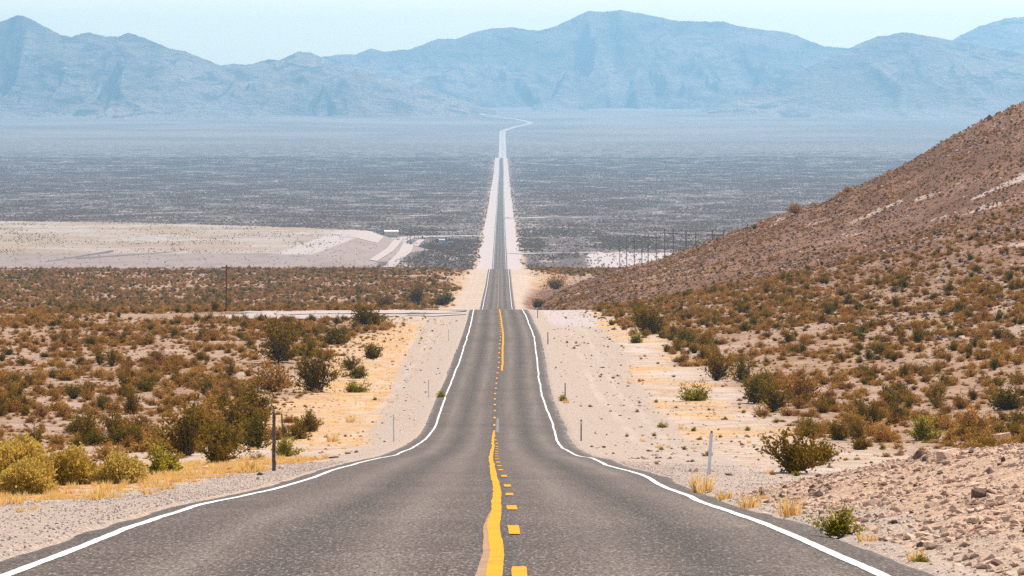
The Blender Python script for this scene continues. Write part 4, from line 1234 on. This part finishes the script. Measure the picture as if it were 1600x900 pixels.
# verge gravel and stray stones on both verges
n = 84000
d = rng.uniform(26, 120, n) ; side = np.where(rng.random(n) < 0.6, -1, 1)
eo = rng.random(n) ** 1.2 * 7.0 - 0.12
x = XC(d) + np.where(side < 0, -(EL(d) + eo), ER(d) + eo)
s = 0.010 + 0.050 * rng.random(n) ** 6
k = np.abs(F * x / d) < 1300
stuff('gravel', 'grey loose gravel on the road shoulders', 'gravel', np.stack([x[k], d[k], ground(x[k], d[k])], 1), rng.uniform(0, 6.28, k.sum()), s[k], rng.integers(0, 4, k.sum()), ME_PEB)
x, d = wedge(34000, 80, 560, -0.22, 0.22)
lat = x - XC(d); eo = np.where(lat < 0, -lat - EL(d), lat - ER(d))
k = eo > 0.6
s = 0.04 + 0.30 * rng.random(len(x)) ** 5
stuff('stones', 'stray stones scattered over the desert flats', 'stones', np.stack([x[k], d[k], ground(x[k], d[k]) - 0.02], 1), rng.uniform(0, 6.28, k.sum()), s[k], rng.integers(0, 8, k.sum()), ME_ROCK + ME_DROCK[:2])
x, d = wedge(112000, 250, 1000, 0.02, 0.215)
w, sh, px = hill_ws(x, d)
k = (w > 0.08) & (rng.random(len(x)) < 0.3 + 0.7 * sstep(-0.1, 0.3, fbm(px / 60, sh * 14, 3, 66)))
s = 0.15 + 0.85 * rng.random(len(x)) ** 4.0
stuff('hill_stones', 'brown and pale stones strewn over the hillside', 'stones', np.stack([x[k], d[k], ground(x[k], d[k]) - 0.08 * s[k]], 1), rng.uniform(0, 6.28, k.sum()), s[k], np.where(rng.random(k.sum()) < 0.3, rng.integers(0, 6, k.sum()), rng.integers(6, 9, k.sum())), ME_ROCK + ME_DROCK)

# ------------------------------------------------------------------ posts, markers, poles, pylons
def empty(name, loc, label, cat, group=None, rz=0.0):
    e = link(bpy.data.objects.new(name, None)); e.location = loc; e.rotation_euler = (0, 0, rz); e.empty_display_size = 0.3
    return prop(e, label, cat, group)

# tall square timber post with a cracked top, and the leaning stake behind it
x, d, z = hit(428, 736)
h = (736 - 645) / F * d
mb = MB(); n = 8
for i in range(n):
    z0, z1 = -0.15 + (h + 0.15) * i / n, -0.15 + (h + 0.15) * (i + 1) / n
    mb.box((0.004 * math.sin(i * 2.1), 0, (z0 + z1) / 2), (0.090 - 0.002 * i + 0.004 * (i % 2), 0.09, z1 - z0 - 0.001))
mb.box((-0.015, 0, h + 0.012), (0.05, 0.07, 0.03))
o = mb.obj('wooden_post', M_POST); o.location = (x, d, z)
prop(o, 'thick weathered wooden post standing beside the round green bush', 'post')
x, d, z = hit(443, 700)
mb = MB(); h2 = (700 - 647) / F * d
mb.tube([(0.0, 0, -0.1), (-0.02, 0, h2 * .35), (-0.07, 0, h2 * .7), (-0.09, 0, h2)], 0.045, 0.038, k=7)
o = mb.obj('wooden_stake', M_POST); o.location = (x, d, z)
prop(o, 'thin dark stake leaning behind the thick wooden post', 'post')

def marker(px, row0, row1, kind, label, width=0.10, lean=0.0):
    x, d, z = hit(px, row1); h = (row1 - row0) / F * d
    e = empty('marker_post', (x, d, z), label, 'marker post', 'roadside marker posts')
    if kind == 'white':
        mb = MB(); k = 7
        for i in range(k):
            a0, a1 = -0.1 + (h + 0.1) * i / k, -0.1 + (h + 0.1) * (i + 1) / k
            for s_ in (0,):
                x0, x1 = lean * a0, lean * a1; w0 = width * .5
                mb.quad((x0 - w0, -.006, a0), (x0 + w0, -.006, a0), (x1 + w0, -.006, a1), (x1 - w0, -.006, a1))
                mb.quad((x0 + w0, .006, a0), (x0 - w0, .006, a0), (x1 - w0, .006, a1), (x1 + w0, .006, a1))
                mb.quad((x0 + w0, -.006, a0), (x0 + w0, .006, a0), (x1 + w0, .006, a1), (x1 + w0, -.006, a1))
                mb.quad((x0 - w0, .006, a0), (x0 - w0, -.006, a0), (x1 - w0, -.006, a1), (x1 - w0, .006, a1))
        mb.box((lean * h, 0, h + 0.005), (width, 0.012, 0.01))
        mb.obj('blade', M_WMARK, e)
        c = MB(); c.box((lean * h + 0.01, -0.0, h + 0.03), (0.05, 0.02, 0.05)); c.obj('cap', M_DROCK, e)
    elif kind == 'thin':
        mb = MB(); mb.box((0, 0, h / 2 - .05), (width, 0.012, h + .1)); mb.obj('blade', M_WMARK, e)
    else:
        mb = MB(); mb.cyl((0, 0, -.1), (0, 0, h), width * .5, width * .45, 8); mb.box((0, .02, h * .5), (width * .5, .02, h * .9)); mb.obj('stake', M_DMETAL, e)
        c = MB(); c.box((0, -width * .5 - .012, h - .11), (width * 1.5, .02, .16)); c.obj('reflector', M_REFL, e)
        c = MB(); c.box((0, 0, h + .015), (width * 1.3, width * 1.2, .06)); c.obj('cap', M_DMETAL, e)
    return e
marker(1107.5, 677, 741, 'white', 'tall flat white marker leaning slightly on the pale verge', 0.08, 0.06)
marker(908, 657, 689, 'dark', 'dark marker post with white reflector nearest the road bend', 0.075)
marker(883, 600, 625, 'dark', 'dark marker post with reflector above a small green bush', 0.085)
marker(856, 520, 538, 'dark', 'thin dark marker post on the bare verge before the crest', 0.10)
marker(840, 480, 497, 'dark', 'thin dark marker post right at the crest of the road', 0.09)
marker(615, 648, 690, 'thin', 'thin pale marker blade on stony ground beside the road bend', 0.07)
marker(669.7, 594, 621, 'thin', 'thin pale marker blade beside the small green roadside bush', 0.075)
marker(701, 515, 533, 'thin', 'thin pale marker blade on bare ground near the crest', 0.08)

# utility pole by the gravel side road
def hit_beyond(px, row, dmin):
    t = (px - PX0) / F; m = (HOR - row) / F
    ds = _DS[_DS > dmin]; g = surf(t * ds, ds) / ds
    i = int(np.argmax(g >= m)); return t * ds[i], ds[i], float(g[i] * ds[i])
x, d, z = hit(353.5, 487)
h = (487 - 414) / F * d
e = empty('utility_pole', (x, d, z), 'single brown utility pole rising from scrub behind the side road', 'utility pole')
mb = MB(); mb.cyl((0, 0, -.3), (0.06, 0, h), .13, .10, 10); mb.obj('pole', M_POLE, e)
mb = MB(); mb.box((0.06, -.14, h - .35), (1.5, .11, .13)); mb.obj('crossarm', M_POLE, e)
for k in (-.62, -.2, .3, .72):
    mb = MB(); mb.cyl((0.06 + k * .95, -.14, h - .29), (0.06 + k * .95, -.14, h - .10), .07, .05, 8); mb.obj('insulator', M_CERAM, e)

def pylon(pl, pr, top, bar, d, barx, label, brace=True, ext_bar=None):
    xl, xr = (pl - PX0) / F * d, (pr - PX0) / F * d
    cx = (xl + xr) / 2
    zt = (HOR - top) / F * d; zb_ = (HOR - bar) / F * d
    zg = float(min(ground(np.array([xl]), np.array([d]))[0], ground(np.array([xr]), np.array([d]))[0]))
    e = empty('power_pylon', (cx, d, zg), label, 'pylon', 'twin pole timber pylons')
    H = zt - zg; hb = zb_ - zg; a = (xr - xl) / 2
    for s_ in (-a, a):
        mb = MB(); mb.cyl((s_, 0, -.6), (s_, 0, H), .24, .18, 8); mb.obj('pole', M_POLE, e)
    x0, x1 = (barx[0] - PX0) / F * d - cx, (barx[1] - PX0) / F * d - cx
    mb = MB(); mb.box(((x0 + x1) / 2, -.30, hb), (x1 - x0, .24, .34)); mb.obj('crossarm', M_POLE, e)
    if brace:
        mb = MB()
        lo = hb - 2 * a * 1.1
        mb.tube([(-a, .26, hb - .4), (a, .26, lo)], .11, .11, k=4); mb.tube([(a, .30, hb - .4), (-a, .30, lo)], .11, .11, k=4); mb.obj('brace', M_POLE, e)
    for s_ in (x0 * .95, 0.0, x1 * .95):
        mb = MB(); mb.cyl((s_, -.30, hb - .17), (s_, -.30, hb - .95), .09, .06, 6); mb.obj('insulator', M_POLE, e)
    return e
pylon(1113, 1131, 359, 367, 1320, (1104, 1131.8), 'pylon standing furthest up the hill skyline with its feet hidden')
pylon(1072, 1087.3, 360, 367, 1560, (1064, 1096), 'second pylon down the hill skyline, wide crossarm and braced')
pylon(1038.6, 1052, 357, 364.5, 1740, (1031, 1059.8), 'tallest standing pylon with a full cross brace, third down the hill')
pylon(1012.6, 1025.3, 365, 371.2, 1830, (1006, 1031.5), 'braced pylon just left of the tallest one')
pylon(991, 1003, 371, 377.5, 2000, (985, 1009), 'lower pylon overlapping its neighbour on the pale ground')
pylon(968.4, 979.2, 369, 378, 2150, (966, 990), 'unbraced pylon with both feet on the plain', False)
pylon(926, 933.5, 371, 378, 3100, (923, 936), 'faint thin pylon further off beside the pale mound', False)
pylon(936, 941, 385, 390, 4300, (934, 943), 'faintest small pylon between the mound and the road', False)

def plain_pole(px, row0, row1, r, mat, label, grp, arm=True):
    x, d, z = hit(px, row1); h = (row1 - row0) / F * d
    e = empty('utility_pole', (x, d, z), label, 'utility pole', grp)
    mb = MB(); mb.cyl((0, 0, -.4), (0, 0, h), r, r * .75, 8); mb.obj('pole', mat, e)
    if arm:
        mb = MB(); mb.box((0, -.25, h * .93), (2.4, .2, .24)); mb.obj('crossarm', mat, e)
    return e, h
for px, a_, b_, lab in ((636.5, 364, 382, 'thin pole standing nearest the tan building'), (641.5, 364, 383, 'thin pole second along from the tan building'), (647.5, 361, 373, 'short far pole behind the dirt track'),
                   (653.5, 358, 373, 'tallest far pole behind the dirt track'), (672.5, 369, 391, 'front pole of the pair left of the white shed'), (675.5, 369, 391, 'rear pole of the pair left of the white shed'), (682.5, 362, 381, 'pole standing right beside the white shed')):
    plain_pole(px, a_, b_, .17, M_POLE, 'brown ' + lab, 'poles around the sheds')
e, h = plain_pole(663.5, 373, 398, .24, M_BGREY, 'blue grey pole carrying a grey box beside the dirt track', 'poles around the sheds', False)
mb = MB(); mb.box((.45, -.1, h * .55), (.7, .7, 1.3)); mb.obj('transformer', M_BGREY, e)

# ------------------------------------------------------------------ sheds on the plain
def gable(mb, w, l, h, rise, m=0):
    pass
x, d, z = hit(611, 371.5)
sx = 21.5 / F * d; hh = 10.5 / F * d
e = empty('metal_building', (x, d + 4, z), 'long tan metal building with a pale roof beside the embankment', 'building', rz=0.10)
mb = MB(); mb.box((0, 0, hh * .52), (sx, 8, hh * .80)); mb.obj('wall', M_TAN, e)
mb = MB()
w2, l2 = sx / 2 + .25, 4.3
zr0, zr1 = hh * .922, hh * 1.10
mb.quad((-w2, -l2, zr0), (w2, -l2, zr0), (w2, 0, zr1), (-w2, 0, zr1)); mb.quad((-w2, 0, zr1), (w2, 0, zr1), (w2, l2, zr0), (-w2, l2, zr0))
mb.tri((-w2, -l2, zr0), (-w2, 0, zr1), (-w2, l2, zr0)); mb.tri((w2, -l2, zr0), (w2, l2, zr0), (w2, 0, zr1)); mb.quad((-w2, -l2, zr0), (-w2, l2, zr0), (w2, l2, zr0), (w2, -l2, zr0))
mb.obj('roof', M_ROOF, e)
mb = MB(); mb.box((0, -.04, hh * .05), (sx + .12, 8.2, hh * .16)); mb.obj('plinth', M_BGREY, e)
for i in range(12):
    pass
mb = MB()
for i in range(13):
    mb.box((-sx / 2 + sx * i / 12.0, -4.03, hh * .52), (.10, .06, hh * .78))
mb.obj('ribs', M_TAN, e)

x, d, z = hit(690.5, 381)
sx = 9 / F * d
e = empty('white_shed', (x, d + 1.5, z), 'small white shed with grey blue front and grey upper board', 'shed')
mb = MB(); mb.box((0, 0, 1.5), (sx, 3, 3.0)); mb.obj('wall', M_BWHITE, e)
mb = MB(); mb.quad((-sx / 2 - .15, -1.8, 3.0), (sx / 2 + .15, -1.8, 3.0), (sx / 2 + .15, 1.8, 3.35), (-sx / 2 - .15, 1.8, 3.35)); mb.quad((-sx / 2 - .15, -1.8, 3.0), (-sx / 2 - .15, 1.8, 3.35), (-sx / 2 - .15, 1.8, 3.0), (-sx / 2 - .15, -1.8, 2.99)); mb.obj('roof', M_BWHITE, e)
for wx in (-.28, .05):
    mb = MB(); mb.box((wx * sx, -1.53, 1.75), (.7, .06, .9)); mb.obj('window', M_BGREY, e)
mb = MB(); mb.box((.32 * sx, -1.53, 1.05), (.85, .06, 2.0)); mb.obj('door', M_BGREY, e)
mb = MB(); mb.box((0.1, 2.1, 4.0), (sx, .12, 1.5)); mb.obj('upper_board', mat_simple('grey board', (.42, .38, .37), (.36, .33, .32), 1), e)
x, d, z = hit(660, 373)
e = empty('utility_cabinet', (x, d, z), 'small blue grey cabinet at the end of the dirt track', 'cabinet')
mb = MB(); mb.box((0, 0, 1.0), (1.2, 1.0, 2.0)); mb.obj('body', M_BGREY, e)
mb = MB(); mb.box((0, 0, 2.05), (1.35, 1.15, .1)); mb.obj('lid', M_BWHITE, e)
x, d, z = hit(704, 381)
e = empty('storage_tank', (x, d, z), 'low blue grey tank on the ground beside the white shed', 'tank')
mb = MB(); mb.cyl((-1.6, 0, .8), (1.6, 0, .8), .75, .75, 14); mb.obj('body', M_BGREY, e)
for s_ in (-1, 1):
    mb = MB(); mb.box((s_, 0, .1), (.3, 1.2, .3)); mb.obj('cradle', M_BWHITE, e)
x, d, z = hit(588, 360)
e = empty('white_cabin', (x, d, z), 'tiny white cabin on the corner of the embankment top', 'cabin')
mb = MB(); mb.box((0, 0, .85), (3.2, 2.4, 1.7)); mb.obj('wall', M_BWHITE, e)
mb = MB(); mb.box((0, 0, 1.76), (3.6, 2.8, .12)); mb.obj('roof', M_BWHITE, e)
mb = MB(); mb.box((0.4, -1.23, 1.0), (.9, .05, .7)); mb.obj('window', M_GLASSD, e)

# ------------------------------------------------------------------ two cars far down the road
def car(px, row, lab, side):
    x, d, z = hit(784, row)
    x = float(XC(d)) + side; z = float(ZR(d)) + 0.02
    e = empty('car', (x, d, z), lab, 'car', 'cars far down the road')
    mb = MB(); mb.box((0, 0, .62), (1.85, 4.4, .62)); mb.box((0, -2.22, .5), (1.7, .12, .34)); mb.box((0, 2.22, .5), (1.7, .12, .34)); mb.obj('body', M_CAR, e)
    mb = MB()
    b_ = [(-.82, -1.5, .935), (.82, -1.5, .935), (.82, 1.75, .935), (-.82, 1.75, .935)]; t_ = [(-.66, -.75, 1.48), (.66, -.75, 1.48), (.66, 1.1, 1.48), (-.66, 1.1, 1.48)]
    for i in range(4):
        j = (i + 1) % 4; mb.quad(b_[i], b_[j], t_[j], t_[i])
    mb.obj('window', M_GLASSD, e)
    mb = MB(); mb.box((0, .17, 1.50), (1.36, 1.9, .05)); mb.obj('roof', M_CAR, e)
    for wx in (-.85, .85):
        for wy in (-1.35, 1.35):
            mb = MB(); mb.cyl((wx - .11, wy, .33), (wx + .11, wy, .33), .33, .33, 12); mb.obj('wheel', M_TYRE, e)
    return e
car(785, 277.5, 'nearer of two tiny dark cars on the far road', 1.7)
car(784, 252, 'further of two tiny dark cars on the far road', 1.7)

# ------------------------------------------------------------------ haze
mh = NT('desert haze')
pv = mh.n('ShaderNodeVolumePrincipled')
pv.inputs['Color'].default_value = (*HAZE_COLOR, 1)
pv.inputs['Density'].default_value = HAZE_DENSITY
pv.inputs['Anisotropy'].default_value = HAZE_G
pv.inputs['Absorption Color'].default_value = (0.0, 0.0, 0.0, 1)
mh.l(pv.outputs[0], mh.out.inputs['Volume'])
mb = MB(); mb.box((0, 11200, 135), (46000, 22600, 670))
o = mb.obj('haze', mh.m)
prop(o, 'pale blue desert haze filling the valley air', 'haze', kind='stuff')
